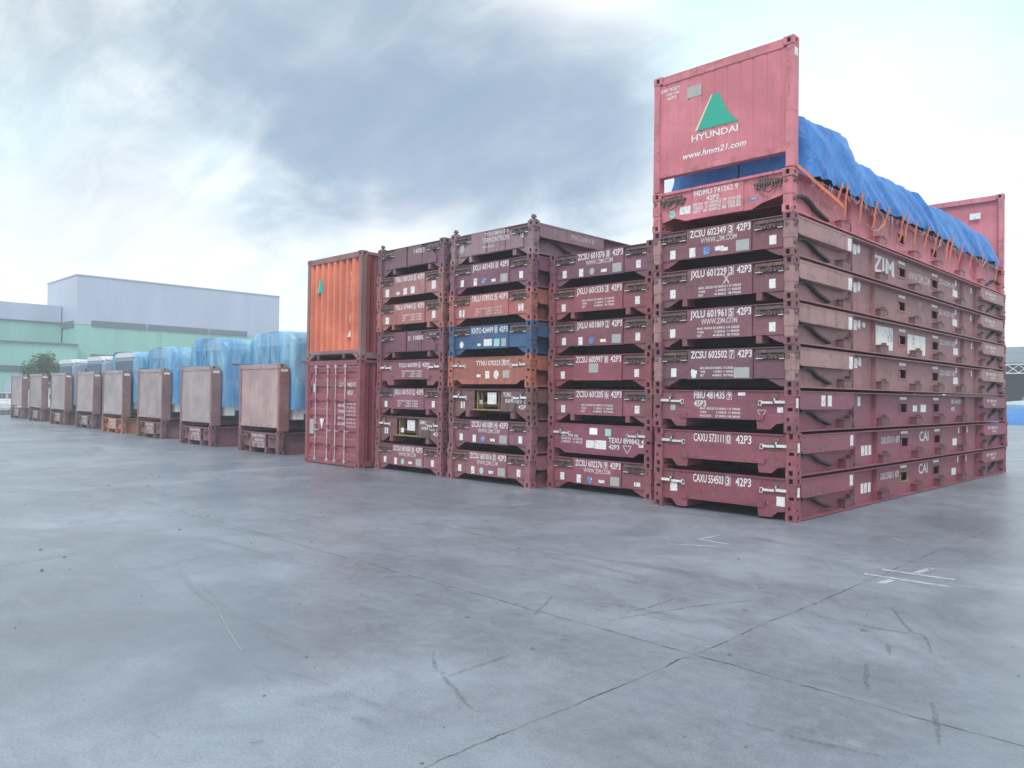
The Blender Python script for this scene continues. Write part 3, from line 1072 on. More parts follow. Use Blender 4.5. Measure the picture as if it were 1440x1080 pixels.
A.append(rack((AX+dx(4), 0, 4*H), 'J', (.19, .08, .105), rl('dull purple', '601961', 'fifth from the ground in the nearest stack'), GA,
    S7('JXLU 601961 5')+WWW+spec(-.40, .34, .28), zs, 2, post2=True, sc2=SIDEC))
A.append(rack((AX+dx(5), .012, 5*H), 'J', (.19, .08, .105), rl('dull purple', '601229', 'sixth from the ground in the nearest stack'), GA,
    S7('JXLU 601229 3')+spec(-.38, .36, .28)+[('X', .05, .17, .34, .14, M_FAINT)], zs, 2, post2=True, sc2=SIDEC))
A.append(rack((AX+dx(6), 0, 6*H), 'Z', PURP, rl('dark purple', '602349', 'carrying the opened rack on the nearest stack'), GA,
    S7('ZCSU 602349 3')+WWW, [(-.86, .245, .10, .14, dict(y=.055)), (.88, .27, .11, .14, dict(y=.055)), (-.48, .235, .11, .15, dict(y=.035)), (-.22, .235, .14, .14, dict(y=.035, m=M_BLUESTK, shape='round')), (.0, .25, .17, .07, dict(y=.035, shape='torn', seed=5)), (.09, .225, .12, .055, dict(y=.035)), (.40, .25, .22, .17, dict(y=.035, m=M_GREYPLATE, name='data_plate'))], 2, post2=True, sc2=SIDEC))
RED = (.50, .165, .205)
top = rack((AX+dx(7), 0, 7*H), 'H', RED, 'bright red flat rack with both end walls raised on top of the nearest stack', GA,
    [('HDMU 741262 9', -.44, .33, .49, .085), ('42P3', -.22, -.0, .39, .075)]+spec(-.46, .38, .33, 3, ('MGW 45 000KG 99 210LBS', 'TARE  5 000KG 11 020LBS', 'NET  40 000KG 88 180LBS'), .05),
    [(-.62, .30, .20, .13, dict(y=.055)), (-.86, .27, .12, .13, dict(y=.055, m=M_CYANSTK, shape='round')), (.58, .28, .16, .035, dict(y=.055, m=M_BLUESTK))], 2, post2=True, folded=False, walls=UP_TOP)
A.append(top)
# writing and emblem on the raised near wall
WY = .033
lettering(top, [('www.hmm21.com', -.66, .46, 1.13, .10, M_WORN, .25), ('HYUNDAI', -.50, .32, 1.385, .105, M_WORN)], WY, 'wall_lettering')
lettering(top, [('HDMU 741262 9', -1.10, -.74, 2.32, .06, M_WORN), ('TARE 5 000', -1.0, -.74, 2.25, .045, M_WORN), ('42P3', -.98, -.80, 2.18, .05, M_WORN), ('bar', -1.12, -1.11, 2.14, .14, M_WORN)], WY, 'wall_serial')
eb = MB()
eb.prism([(-.39, 1.54), (-.12, 2.06), (-.01, 2.06), (.06, 1.90), (.15, 1.72), (.24, 1.62), (.32, 1.56), (.32, 1.54)], .026, .030, 'y', M_GREEN)
eb.prism([(-.44, 1.54), (-.15, 2.06), (-.125, 2.06), (-.40, 1.54)], .026, .030, 'y', M_CREAM)
link('emblem', eb.mesh('emblem'), top)
sticker(top, -.46, 2.20, .27, .18, M_GREYPLATE, y=.033, name='data_plate')
lb = MB()
lb.box(HW-.003, HW+.001, .03, .14, 2.30, 2.42, M_STICK)
link('sticker', lb.mesh('sticker'), top)
sb = MB()
sb.box(.45, .70, L-.16, L-.155, 2.02, 2.18, M_STICK)
link('data_plate', sb.mesh('data_plate'), top)

# writing on the long side of the nearest stack ( x-> y along the side )
SX = HW-.135
WS = HW-.006
for i, t in enumerate(A):
    def st(yy, z, w_, h_, m=M_STICK, out=False, **k):
        sticker(t, 0, z, w_, h_, m, side=(WS if out else SX), yy=yy, **k)
    it = []
    if i in (0, 1):
        st(2.05, .48, .12, .17, out=True)
        for q in (-.16, 0, .17):
            st(3.02+q, .27, .12, .17)
        it += [('CAXU 554503 3' if i == 0 else 'CAXU 573111 0', 3.72, 4.40, .36, .12), ('42P3', 4.46, 4.68, .36, .12), ('CAI', 5.80, 6.36, .34, .20)]
        st(8.15, .25, .30, .15)
        st(8.45, .50, .08, .13)
        st(9.1, .50, .07, .14)
        st(8.8, .24, .10, .12, shape='tri')
    elif i == 2:
        st(1.0, .47, .14, .17, out=True)
        st(1.24, .47, .14, .17, out=True)
        st(2.75, .47, .12, .16)
        st(5.6, .34, .24, .12)
        st(6.1, .34, .32, .15)
        it += [('FBIU 481435 9', 7.95, 8.75, .44, .10), ('45P3', 7.95, 8.2, .28, .09)]
    elif i < 7:
        st(2.08, .45, .14, .20, out=True)
        for q in (-.19, 0, .17):
            st(2.62+q, .50 if q else .47, .15, .17, shape='rect' if q <= 0 else 'torn', seed=i)
        if i == 6:
            it += [('ZIM', 3.45, 4.52, .22, .30), ('WWW.ZIM.COM', 5.3, 6.6, .28, .16, M_FAINT)]
        if i == 4:
            st(3.95, .33, .95, .42, M_STREAK)
            st(5.75, .30, 1.05, .38, M_STREAK)
            st(3.0, .50, .12, .08)
        if i == 5:
            it += [('ZIM', 5.9, 6.05, .45, .09, M_FAINT)]
        nm = {3: 'ZCSU 602502 7 42P3', 4: 'JXLU 601961 5 42P3', 5: 'JXLU 601229 3 42P3', 6: 'ZCSU 602349 3 42P3'}[i]
        it += [(nm, 7.2, 8.35, .40, .11)]
        st(8.35, .30, .34, .15)
        st(8.4, .54, .10, .13)
        st(9.6, .50, .08, .14)
    if i < 7:
        st(4.93, .535, .36, .05)
        st(6.91, .535, .36, .05)
        it2 = [('MAX 42', L-1.55, L-1.0, .48, .07), ('42P3', L-1.9, L-1.65, .48, .07), ('TARE', L-1.5, L-1.1, .40, .05)]
        lettering(t, it2, HW-.005, 'lettering', 'side')
        if i in (0, 1, 2):
            sb = MB()
            sb.box(HW-.007, HW-.0025, .06, .13, .36, .50, M_STICK)
            link('sticker', sb.mesh('sticker'), t)
    if it:
        lettering(t, it, SX+.001, 'lettering', 'side')

# ------------------------------------------------------------------ second stack (7)
BX = -3.96
BY = .43
B_ = [
 ('Z', (0.228, 0.073, 0.102), 'red brown', '602276', 'at the bottom of the second stack', S7('ZCSU 602276 9')+WWW, wstick()+[(-.87, .25, .10, .14, dict(y=.055)), (.88, .24, .13, .07, dict(y=.055))]),
 ('T', (0.204, 0.062, 0.102), 'plum', '899842', 'second from the ground in the second stack',
    [('TEXU 899842 4', .25, 1.03, .30, .095), ('42P3', .26, .50, .185, .085), ('tri', .58, .76, .12, .14), ('No 1 3008  44L', -.88, -.46, .37, .045), ('50 000 KG  110 230 LB', -.88, -.36, .31, .045), ('5 200 KG   11 460 LB', -.88, -.36, .25, .045)],
    [(-.17, .25, .20, .14, dict(y=.03)), (.07, .25, .26, .16, dict(y=.03)), (.24, .48, .13, .13, dict(y=.03, m=M_CYANSTK)), (-.10, .49, .18, .12, dict(y=.03, m=M_POST)), (.97, .27, .10, .05, dict(y=.03))]),
 ('J', (0.228, 0.084, 0.114), 'faded plum', '601205', 'third from the ground in the second stack', S7('ZCSU 601205 6')+spec(-.40, .34, .31), zs),
 ('Z', (0.240, 0.067, 0.096), 'red brown', '600997', 'fourth from the ground in the second stack', S7('ZCSU 600997 8'), zs+[(-.10, .37, .22, .17, dict(y=.035, m=M_GREYPLATE, name='data_plate'))]),
 ('Z', (0.192, 0.073, 0.096), 'dull purple', '601869', 'fifth from the ground in the second stack', S7('JXLU 601869 2'), zs+wstick()),
 ('J', (.245, .075, .10), 'reddish', '601535', 'second from the top of the second stack', S7('JXLU 601535 3')+spec(-.40, .36, .33), zs),
 ('Z', (0.180, 0.078, 0.114), 'greyish purple', '601076', 'topmost of the second stack', S7('ZCSU 601076 8')+WWW, zs+wstick(M_GREYPLATE)),
]
rj = random.Random(11)
for i, (k, col, d_, n_, w_, it, sk) in enumerate(B_):
    rack((BX+rj.uniform(-.012, .012), BY+rj.uniform(-.015, .015), i*H), k, col, rl(d_, n_, w_), GB, it, sk, post2=(k not in 'CT'))

# ------------------------------------------------------------------ third stack (8)
CX, CY = -6.435, 0.0
C_ = [
 ('Z', (0.240, 0.095, 0.126), 'faded plum', '601016', 'at the bottom of the third stack', S7('ZCSU 601016 0')+WWW, zs+wstick(M_CYANSTK)),
 ('Z', (0.216, 0.090, 0.126), 'faded plum', '601081', 'second from the ground in the third stack', S7('ZCSU 601081 4')+WWW, zs+wstick()),
 ('G', (0.156, 0.078, 0.084), 'brown', '505089', 'with an opening in its end, third stack', [('TCMU', .38, .60, .46, .085), ('505089 0', .44, 1.03, .33, .08), ('42P', .80, 1.02, .22, .08)], [(-.86, .27, .05, .14, dict(y=.06)), (-.78, .27, .04, .14, dict(y=.06)), (.02, .42, .26, .24, dict(y=.10, m=M_STICK)), (-.30, .34, .10, .09, dict(y=.10, m=M_GREYPLATE))]),
 ('T', (.34, .115, .09), 'orange red', '070223', 'in the middle of the third stack', S7('TTNU 070223 7', .44, -.36, .46, .10, '42P2', (.43, .62)), [(-.28, .23, .12, .055, dict(y=.03)), (-.02, .25, .12, .15, dict(y=.03)), (.24, .25, .14, .18, dict(y=.03, shape='round')), (.52, .26, .18, .15, dict(y=.03, m=M_GREYPLATE, name='data_plate'))]),
 ('Z', (.05, .105, .215), 'blue', '424499', 'the only blue one, in the third stack', S7('KNTU 424499 8', .46), [(-.86, .24, .12, .14, dict(y=.055, shape='round')), (-.30, .22, .11, .06, dict(y=.035, shape='round')), (-.04, .26, .24, .14, dict(y=.035)), (.22, .25, .16, .15, dict(y=.035, m=M_CYANSTK)), (.42, .25, .13, .16, dict(y=.035, m=M_GREYPLATE))]),
 ('Z', (0.360, 0.123, 0.120), 'rusty red', '078932', 'above the blue one in the third stack', S7('TRLU 078932 5')+spec(-.42, .36, .30, 3, m=M_FAINT), [(-.90, .25, .07, .15, dict(y=.055)), (-.80, .25, .05, .15, dict(y=.055)), (.84, .27, .06, .14, dict(y=.055)), (.92, .27, .06, .14, dict(y=.055))]),
 ('Z', (0.180, 0.078, 0.120), 'dark purple', '601435', 'second from the top of the third stack', S7('JXLU 601435 0'), zs+wstick()),
 ('D', (0.252, 0.168, 0.198), 'grey brown', '089615', 'topmost of the third stack', [('TPXU 089615 0', -.20, .50, .50, .075, M_FAINT), ('FERMONTRON', -.25, .52, .36, .11, M_FAINT), ('MAX GROSS', -.25, .10, .26, .05, M_FAINT)], [(-.90, .33, .15, .22, dict(y=.055, shape='round', m=M_GREYPLATE)), (.86, .42, .10, .16, dict(y=.055, m=M_GREYPLATE))]),
]
for i, (k, col, d_, n_, w_, it, sk) in enumerate(C_):
    t = rack((CX+rj.uniform(-.012, .012), CY+rj.uniform(-.015, .015), i*H), k, col, rl(d_, n_, w_), GC_, it, sk, sides=(i == 7), post2=(k in 'ZJD'))
    if i == 7:
        lettering(t, [('TPXU 089615 0', 1.1, 1.85, .43, .09, M_FAINT)], HW-.005, 'lettering', 'side')
        topC = t

# ------------------------------------------------------------------ fourth stack (8)
DX_, DY_ = -9.07, 0.0
D_ = [
 ('Z', (0.240, 0.095, 0.126), 'faded plum', '601050', 'at the bottom of the fourth stack', S7('ZCSU 601050 8')+WWW, zs+wstick(M_CYANSTK)),
 ('G', (0.180, 0.084, 0.102), 'brown purple', '504326', 'with an opening in its end, fourth stack', [('SIMU', .38, .60, .46, .085), ('504326 0', .44, 1.03, .33, .08), ('42', .84, 1.02, .22, .08)], [(-.90, .27, .06, .14, dict(y=.06)), (-.82, .27, .05, .14, dict(y=.06)), (.02, .42, .28, .24, dict(y=.10)), (-.30, .30, .12, .10, dict(y=.10))]),
 ('J', (0.216, 0.078, 0.114), 'plum', '601513', 'third from the ground in the fourth stack', S7('JXLU 601513 2')+spec(-.40, .34, .31), zs),
 ('C', (0.216, 0.078, 0.108), 'plum', '603789', 'fourth from the ground in the fourth stack', S7('TCLU 603789 6', .45, -.42, .36, .09, '42P2', (.44, .70))+spec(-.30, .42, .34), []),
 ('D', (0.168, 0.073, 0.102), 'dark plum', '110005', 'fifth from the ground in the fourth stack', [('HAMU', -1.05, -.62, .44, .07), ('TRC', -.08, .02, .40, .10), ('110005', .12, .48, .41, .10), ('42P3', .66, .92, .44, .09)], []),
 ('J', (0.348, 0.134, 0.132), 'rusty red', '074441', 'sixth from the ground in the fourth stack', S7('TRLU 074441 5')+spec(-.25, .45, .32, 3), [(-.86, .25, .14, .16, dict(y=.055)), (.84, .30, .12, .16, dict(y=.055))]),
 ('Z', (0.336, 0.157, 0.162), 'pale brown', '081323', 'second from the top of the fourth stack', S7('TRLU 081323 5'), [(-.86, .25, .14, .18, dict(y=.055)), (.84, .31, .14, .18, dict(y=.055)), (-.42, .21, .12, .07, dict(y=.035)), (-.15, .24, .13, .15, dict(y=.035)), (.12, .25, .14, .16, dict(y=.035))]),
 ('D', (0.168, 0.095, 0.126), 'dark grey', '140033', 'topmost of the fourth stack', [('HAMU', -1.05, -.60, .46, .07, M_FAINT), ('14003', .12, .50, .42, .11, M_FAINT), ('42P3', .60, .98, .44, .12, M_FAINT)], []),
]
for i, (k, col, d_, n_, w_, it, sk) in enumerate(D_):
    rack((DX_+rj.uniform(-.012, .012), DY_+rj.uniform(-.015, .015), i*H), k, col, rl(d_, n_, w_), GD, it, sk, post2=(k in 'ZJD'))
# rounded twist locks left standing on the top corners
for (x, y, z, lab) in ((CX+HW-.08, .09, 8*H, 'twist lock left on the near right corner on top of the third stack'), (CX-HW+.08, .09, 8*H, 'twist lock on the left corner on top of the third stack'),
                       (DX_-HW+.08, .09, 8*H, 'twist lock on the left corner on top of the fourth stack')):
    mb = MB()
    mb.box(-.055, .055, -.06, .06, 0, .025, M_RUST)
    mb.tube([(0, 0, .025), (0, 0, .06)], .03, 8, M_RUST)
    mb.prism([(-.05, .06), (.05, .06), (.03, .10), (0, .125), (-.03, .10)], -.035, .035, 'y', M_RUST)
    tag(link('twist_lock', mb.mesh('twist_lock'), None, (x, y, z)), lab, 'twist lock', 'twist locks on stack corners')

# ------------------------------------------------------------------ two closed containers
def corr_panel(x0, x1, z0, z1, n, depth, y, m, flip=False, horiz=False):
    mb = MB()
    a0, a1 = (z0, z1) if horiz else (x0, x1)
    p_ = (a1-a0)/n
    pts = [(a0, 0)]
    for k in range(n):
        b = a0+k*p_
        pts += [(b+p_*.18, 0), (b+p_*.32, 1), (b+p_*.68, 1), (b+p_*.82, 0)]
    pts.append((a1, 0))
    vs = []
    for a, d in pts:
        if horiz:
            vs += [(x1, y+d*depth, a), (x0, y+d*depth, a)]
        else:
            vs += [(a, y+d*depth, z0), (a, y+d*depth, z1)]
    mb.add(vs, [(2*i, 2*i+2, 2*i+3, 2*i+1) for i in range(len(pts)-1)], m)
    return mb
HC = 2.591
def container(loc, label, colf, cols, frame, doors, group):
    t = thing('shipping_container', label, 'shipping container', loc, 0, group)
    fb = MB()
    for s in (-1, 1):
        a, b_ = sorted((s*(HW-.006), s*(HW-.12)))
        for y0, y1 in ((.006, .16), (L-.16, L-.006)):
            fb.box(a, b_, y0, y1, CH, HC-CH, M_PAINT)
        a, b_ = sorted((s*(HW-.01), s*(HW-.07)))
        fb.box(a, b_, CD, L-CD, HC-.08, HC-.015, M_PAINT)
        fb.box(a, b_, CD, L-CD, .03, .17, M_PAINT)
    for y0, y1 in ((.012, .12), (L-.12, L-.012)):
        fb.box(-HW+.165, HW-.165, y0, y1, HC-.14, HC-.01, M_PAINT)
        if doors:
            fb.box(-HW+.165, HW-.165, y0, y1, .02, .13, M_PAINT)
        else:
            fb.box(-HW+.12, HW-.12, y0, y1, .15, .23, M_PAINT)
            for s in (-1, 1):
                fb.prism([(s*(HW-.165), .148), (s*(HW-.40), .148), (s*(HW-.165), .02)], y0+.01, y0+.09, 'y', M_PAINT)
            for xx in (-.65, .50):
                fb.box(xx-.03, xx+.03, y0-.02, y0+.03, .03, .148, M_RUST)
    link('corner_frame', fb.mesh('corner_frame'), t, color=frame)
    for s in (-1, 1):
        for y_, rot in ((0, 0), (L, math.pi)):
            for z in (0, HC-CH):
                o = link('corner_casting', ME_CAST, t, (s*(HW-CW/2), y_, z), frame)
                o.rotation_euler = (0, 0, rot)
    # long sides
    pan = MB()
    n = 42
    p_ = (L-.36)/n
    for s in (-1, 1):
        vs = []
        pts = []
        for k in range(n):
            b = .18+k*p_
            pts += [(b, 0), (b+p_*.3, 0), (b+p_*.5, 1), (b+p_*.8, 1)]
        pts.append((L-.18, 0))
        for a, d in pts:
            x = s*(HW-.03-d*.036)
            vs += [(x, a, .17), (x, a, HC-.08)]
        pan.add(vs, [((2*i, 2*i+2, 2*i+3, 2*i+1) if s > 0 else (2*i, 2*i+1, 2*i+3, 2*i+2)) for i in range(len(pts)-1)], M_PAINT)
    link('side_panel', no_recalc(pan, 'side_panel'), t, color=cols)
    rb = MB()
    rb.box(-HW+.071, HW-.071, .13, L-.13, HC-.05, HC-.03, M_PAINT)
    rb.box(-HW+.071, HW-.071, .13, L-.13, .131, .15, M_PAINT)
    rb.box(-HW+.12, HW-.12, L-.10, L-.08, .23, HC-.14, M_PAINT)
    link('roof', rb.mesh('roof'), t, color=frame)
    return t
ORG = (.64, .19, .12)
t = container((-11.69, -.33, HC), 'orange shipping container standing on the closed dark red one', ORG, (.25, .055, .06), (.26, .14, .14), False, 'closed containers stacked in pair')
link('end_panel', no_recalc(corr_panel(-HW+.12, HW-.12, .23, HC-.14, 8, .085, .03, M_PANEL), 'end_panel'), t, color=ORG)
eb = MB()
eb.prism([(-.72, 1.72), (-.63, 2.05), (-.56, 2.05), (-.46, 1.72)], .020, .028, 'y', M_GREEN)
eb.prism([(-.75, 1.72), (-.655, 2.05), (-.64, 2.05), (-.725, 1.72)], .020, .028, 'y', M_CREAM)
link('emblem', eb.mesh('emblem'), t)
sb = MB()
for (xa, za, xb, zb, ww) in ((.74, 2.12, .76, 2.0, .006), (.76, 1.9, .74, 1.4, .004), (.73, 1.1, .72, .9, .008)):
    sb.prism([(xa-ww, za), (xa+ww, za), (xb+ww, zb), (xb-ww, zb)], .023, .028, 'y', M_LET)
sb.prism([(.62, .55), (.76, .55), (.74, .72)], .022, .028, 'y', M_LET)
link('scrape', sb.mesh('scrape'), t)

DR = (.30, .085, .115)
t = container((-11.69, -.33, 0), 'dark red shipping container with double doors and pale lock rods at ground level', DR, (.25, .05, .08), (.27, .08, .10), True, 'closed containers stacked in pair')
for s, (x0, x1) in ((-1, (-HW+.125, -.012)), (1, (.012, HW-.125))):
    mb = MB()
    mb.box(x0, x0+.05, .03, .07, .14, HC-.15, M_PAINT)
    mb.box(x1-.05, x1, .03, .07, .14, HC-.15, M_PAINT)
    mb.box(x0+.05, x1-.05, .03, .07, HC-.22, HC-.15, M_PAINT)
    mb.box(x0+.05, x1-.05, .03, .07, .14, .21, M_PAINT)
    d = link('door', mb.mesh('door'), t, color=DR)
    pm = corr_panel(x0+.05, x1-.05, .21, HC-.22, 6, .035, .045, M_PAINT, horiz=True)
    link('door_panel', pm.mesh('door_panel'), d, color=DR)
    for xr in ((x0+.36, x1-.17) if s < 0 else (x0+.16, x1-.50)):
        rb = MB()
        rb.tube([(xr, .005, .06), (xr, .005, HC-.10)], .016, 8, M_ROD)
        for z in (.12, .45, .95, 1.6, 2.2, HC-.16):
            rb.box(xr-.045, xr+.045, -.012, .03, z-.03, z+.03, M_PAINT if 0.2 < z < 2.3 else M_ROD)
        hx = .20 if s > 0 else .20
        rb.tube([(xr, -.005, .86), (xr+hx*.5, -.02, .84), (xr+hx, -.012, .86)], .012, 6, M_ROD)
        link('lock_rod', rb.mesh('lock_rod'), d, color=DR)
    if s > 0:
        lettering(d, [('CXTU', .30, .56, 1.93, .11, M_FAINT), ('940317', .66, .98, 1.93, .11), ('[]', .99, 1.03, 1.92, .13), ('42G1', .66, .90, 1.74, .11)]
            + [(a, .26, .54, z, .07, M_LET) for a, z in (('MAX GR', 1.44), ('TARE', 1.30), ('MAX CG', 1.14), ('CU CAP', .98 + .02))]
            + [(a, .64, 1.02, z, .05, M_FAINT) for a, z in (('30 480 KG', 1.50), ('67 200 LB', 1.41), ('3 860 KG', 1.32), ('8 510 LB', 1.23), ('26 620 KG', 1.13), ('58 690 LB', 1.04), ('67.6 CU M', .95))], .030)
    else:
        sticker(d, -.82, 1.90, .12, .22, M_CYANSTK, y=.03)
        sticker(d, -.93, .92-.0, .20, .38, M_GREYPLATE, y=.03, name='data_plate')
        sticker(d, -.46, 1.0, .20, .26, M_STICK, y=.03, shape='tri')

# ------------------------------------------------------------------ row of racks with raised walls
ROW = [(-16.28, .10), (-20.47, .03), (-25.15, .31), (-29.64, .48), (-34.08, .74), (-38.60, .85), (-43.6, 1.1), (-48.2, 1.25)]
RCOL = [(.42, .295, .30), (.37, .30, .315), (.36, .29, .30), (.37, .31, .325), (.375, .31, .32), (.36, .31, .31), (.35, .30, .30), (.36, .30, .315)]
ROWLAB = ['pinkish raised-wall flat rack beside the closed containers, carrying the nearest wrapped coach',
          'grey raised-wall flat rack second in the row, carrying the middle wrapped coach',
          'grey raised-wall flat rack third in the row from the closed containers',
          'raised-wall flat rack fourth in the row, with rusty orange base and post',
          'raised-wall flat rack fifth in the row from the closed containers',
          'raised-wall flat rack sixth in the row, in front of the farthest white-roofed coach',
          'raised-wall flat rack below the tree, second from the far left end',
          'raised-wall flat rack at the far left end of the row']
BASEC = [(.21, .10, .12), (.23, .11, .145), (.22, .115, .12), (.42, .17, .11), (.20, .12, .14), (.21, .11, .11), (.19, .12, .12), (.19, .13, .14)]
for i, ((x, y), col, lab) in enumerate(zip(ROW, RCOL, ROWLAB)):
    its = [('TLNU 9070%d2' % (i+1), -.42, .36, .46, .085), ('42P3 00%d' % (i+3), -.22, .30, .34, .075)]+spec(-.34, .36, .28, 3)
    t = rack((x, y, 0), 'U', BASEC[i], lab, 'flat racks with raised end walls', its, [], post2=True, folded=False, walls=UP_ROW)
    for wl in [c for c in t.children if c.name.startswith('end_wall')]:
        wl.color = (*col, 1)
        for c in wl.children:
            c.color = (col[0]*.72, col[1]*.5, col[2]*.5, 1) if 'post' in c.name else (*col, 1)
    sb = MB()
    sb.box(HW-.005, HW+.001, .05, .26, 2.36, 2.44, M_STICK)
    link('sticker', sb.mesh('sticker'), t)

# ------------------------------------------------------------------ coaches on the row
def coach(x, y0, length, label, wrapped, zb=.66, zt=3.62, group='coaches on the raised-wall racks', paint=M_BUSW):
    t = thing('coach', label, 'coach', (x, y0, zb), 0, group)
    hgt = zt-zb
    bw = 1.21
    mb = MB()
    zk = .32
    prof = [(-bw, zk), (bw, zk), (bw, hgt-.28), (bw-.10, hgt-.08), (bw-.35, hgt), (-bw+.35, hgt), (-bw+.10, hgt-.08), (-bw, hgt-.28)]
    n = len(prof)
    secs = [(0.0, .86, .18), (.10, .95, .08), (.32, 1, 0), (length-.2, 1, 0), (length, .9, .1)]
    vs = []
    for yy, k, dz in secs:
        vs += [(px*k, yy, zk+(pz-zk)*(1-dz*.35)) for px, pz in prof]
    fs = [tuple(range(n)), tuple(range(len(secs)*n-1, (len(secs)-1)*n-1, -1))]
    for j in range(len(secs)-1):
        for i in range(n):
            l = (i+1) % n
            fs.append((j*n+i, j*n+l, (j+1)*n+l, (j+1)*n+i))
    mb.add(vs, fs, paint)
    link('body', mb.mesh('body', .02), t)
    rb = MB()
    rb.prism([(-bw+.04, hgt-.16), (bw-.04, hgt-.16), (bw-.13, hgt-.06), (bw-.36, hgt+.012), (-bw+.36, hgt+.012), (-bw+.13, hgt-.06)], .16, length-.1, 'y', M_BUSW)
    rb.prism([(-bw+.12, hgt-.20), (bw-.12, hgt-.20), (bw-.2, hgt-.08), (bw-.45, hgt-.01), (-bw+.45, hgt-.01), (-bw+.2, hgt-.08)], -.02, .155, 'y', M_BUSW)
    rb.box(-.8, .8, 3.2, 6.0, hgt+.012, hgt+.09, M_BUSW)
    link('roof', rb.mesh('roof'), t)
    cb_ = MB()
    cb_.box(-bw+.1, bw-.1, .5, length-.4, .12, zk-.005, M_BUSD)
    link('chassis', cb_.mesh('chassis'), t)
    wb = MB()
    for s in (-1, 1):
        a, b_ = sorted((s*(bw+.001), s*(bw+.012)))
        k = 6
        q = (length-1.0)/k
        for i in range(k):
            wb.box(a, b_, .5+i*q+.03, .5+(i+1)*q-.03, 1.18, hgt-.45, M_CGLASS)
    link('side_windows', wb.mesh('side_windows'), t)
    wb = MB()
    wb.box(-.95, .95, -.03, -.004, 1.1, hgt-.35, M_CGLASS)
    link('windscreen', wb.mesh('windscreen'), t)
    sk = MB()
    for s in (-1, 1):
        a, b_ = sorted((s*(bw+.001), s*(bw+.01)))
        for y_a, y_b in ((.35, 1.6), (2.9, length-3.6), (length-2.2, length-.3)):
            sk.box(a, b_, y_a, y_b, zk-.02, .50, M_BUSD)
    link('skirt', sk.mesh('skirt'), t)
    for yy in (2.25, length-2.9):
        for s in (-1, 1):
            wm = MB()
            wm.tube([(s*(bw-.28), yy, .48), (s*(bw+.02), yy, .48)], .48, 20, M_TYRE)
            w_ = link('wheel', wm.mesh('wheel'), t)
            rm = MB()
            rm.tube([(s*(bw+.021), yy, .48), (s*(bw+.035), yy, .48)], .27, 16, M_RIM)
            link('rim', rm.mesh('rim'), w_)
    if wrapped:
        fm = bmesh.new()
        prof2 = []
        zf = .62
        pts = [(-bw-.05, zf), (-bw-.05, hgt-.25), (-bw+.08, hgt-.02), (-bw+.35, hgt+.05), (bw-.35, hgt+.05), (bw-.08, hgt-.02), (bw+.05, hgt-.25), (bw+.05, zf)]
        dense = []
        for a, b_ in zip(pts, pts[1:]):
            m_ = max(2, int(math.hypot(b_[0]-a[0], b_[1]-a[1])/.16))
            for k in range(m_):
                dense.append((a[0]+(b_[0]-a[0])*k/m_, a[1]+(b_[1]-a[1])*k/m_))
        dense.append(pts[-1])
        ny = int(length/.2)
        grid = []
        for j in range(0 if wrapped == 'side' else -3, ny+1):
            yy = length*max(j, 0)/ny-.05
            row = []
            for px, pz in dense:
                if j < 0:      # close the front
                    k = (j+3)/3
                    px, pz2 = px*max(k, .02), pz
                    yv = -.07
                    v = Vector((px, yv, pz if True else pz2))
                else:
                    v = Vector((px, yy, pz))
                nn = noise.noise(Vector((v.x*1.3+x, v.y*1.1, v.z*.5)))*.035+noise.noise(Vector((v.x*4+x, v.y*5, v.z*1.6)))*.014
                dirv = Vector((px/bw if j >= 0 else 0, -1.0 if j < 0 else 0, 0))
                v += dirv*(nn+.02)
                v.z += (nn*.4 if pz > hgt-.1 else 0)
                row.append(fm.verts.new(v))
            grid.append(row)
        for j in range(len(grid)-1):
            for i in range(len(dense)-1):
                fm.faces.new((grid[j][i], grid[j][i+1], grid[j+1][i+1], grid[j+1][i]))
        me = bpy.data.meshes.new('wrapping_film')
        me.materials.append(M_FILM)
        fm.to_mesh(me)
        fm.free()
        link('wrapping_film', me, t, smooth=True)
        # tape bands holding the film
        tb = MB()
        for zz in (2.0,):
            for s in (-1, 1):
                a, b_ = sorted((s*(bw+.075), s*(bw+.10)))
                tb.box(a, b_, .2, length-.1, zz-.012, zz+.012, M_BUSD)
        link('tape_band', tb.mesh('tape_band'), t)
    return t
coach(ROW[0][0], ROW[0][1]+.45, 11.2, 'coach wrapped in blue film, nearest to the closed containers', True, zt=3.50)
coach(ROW[1][0], ROW[1][1]+.45, 11.2, 'coach wrapped in blue film on the second raised-wall rack', True, zt=3.48)
coach(ROW[2][0], ROW[2][1]+.45, 11.2, 'coach wrapped in blue film on the third raised-wall rack', True, zt=3.36)
coach(ROW[3][0], ROW[3][1]+.45, 11.0, 'coach with film on its sides but a bare blue grey front', 'side', zt=3.34, paint=M_BUSB)
coach(ROW[4][0], ROW[4][1]+.40, 11.0, 'white roofed blue grey coach without film, next to the wrapped ones', False, zt=3.30, paint=M_BUSB)
coach(ROW[5][0], ROW[5][1]+.35, 11.0, 'white roofed blue grey coach without film, farthest along the row', False, zt=3.26, paint=M_BUSB)
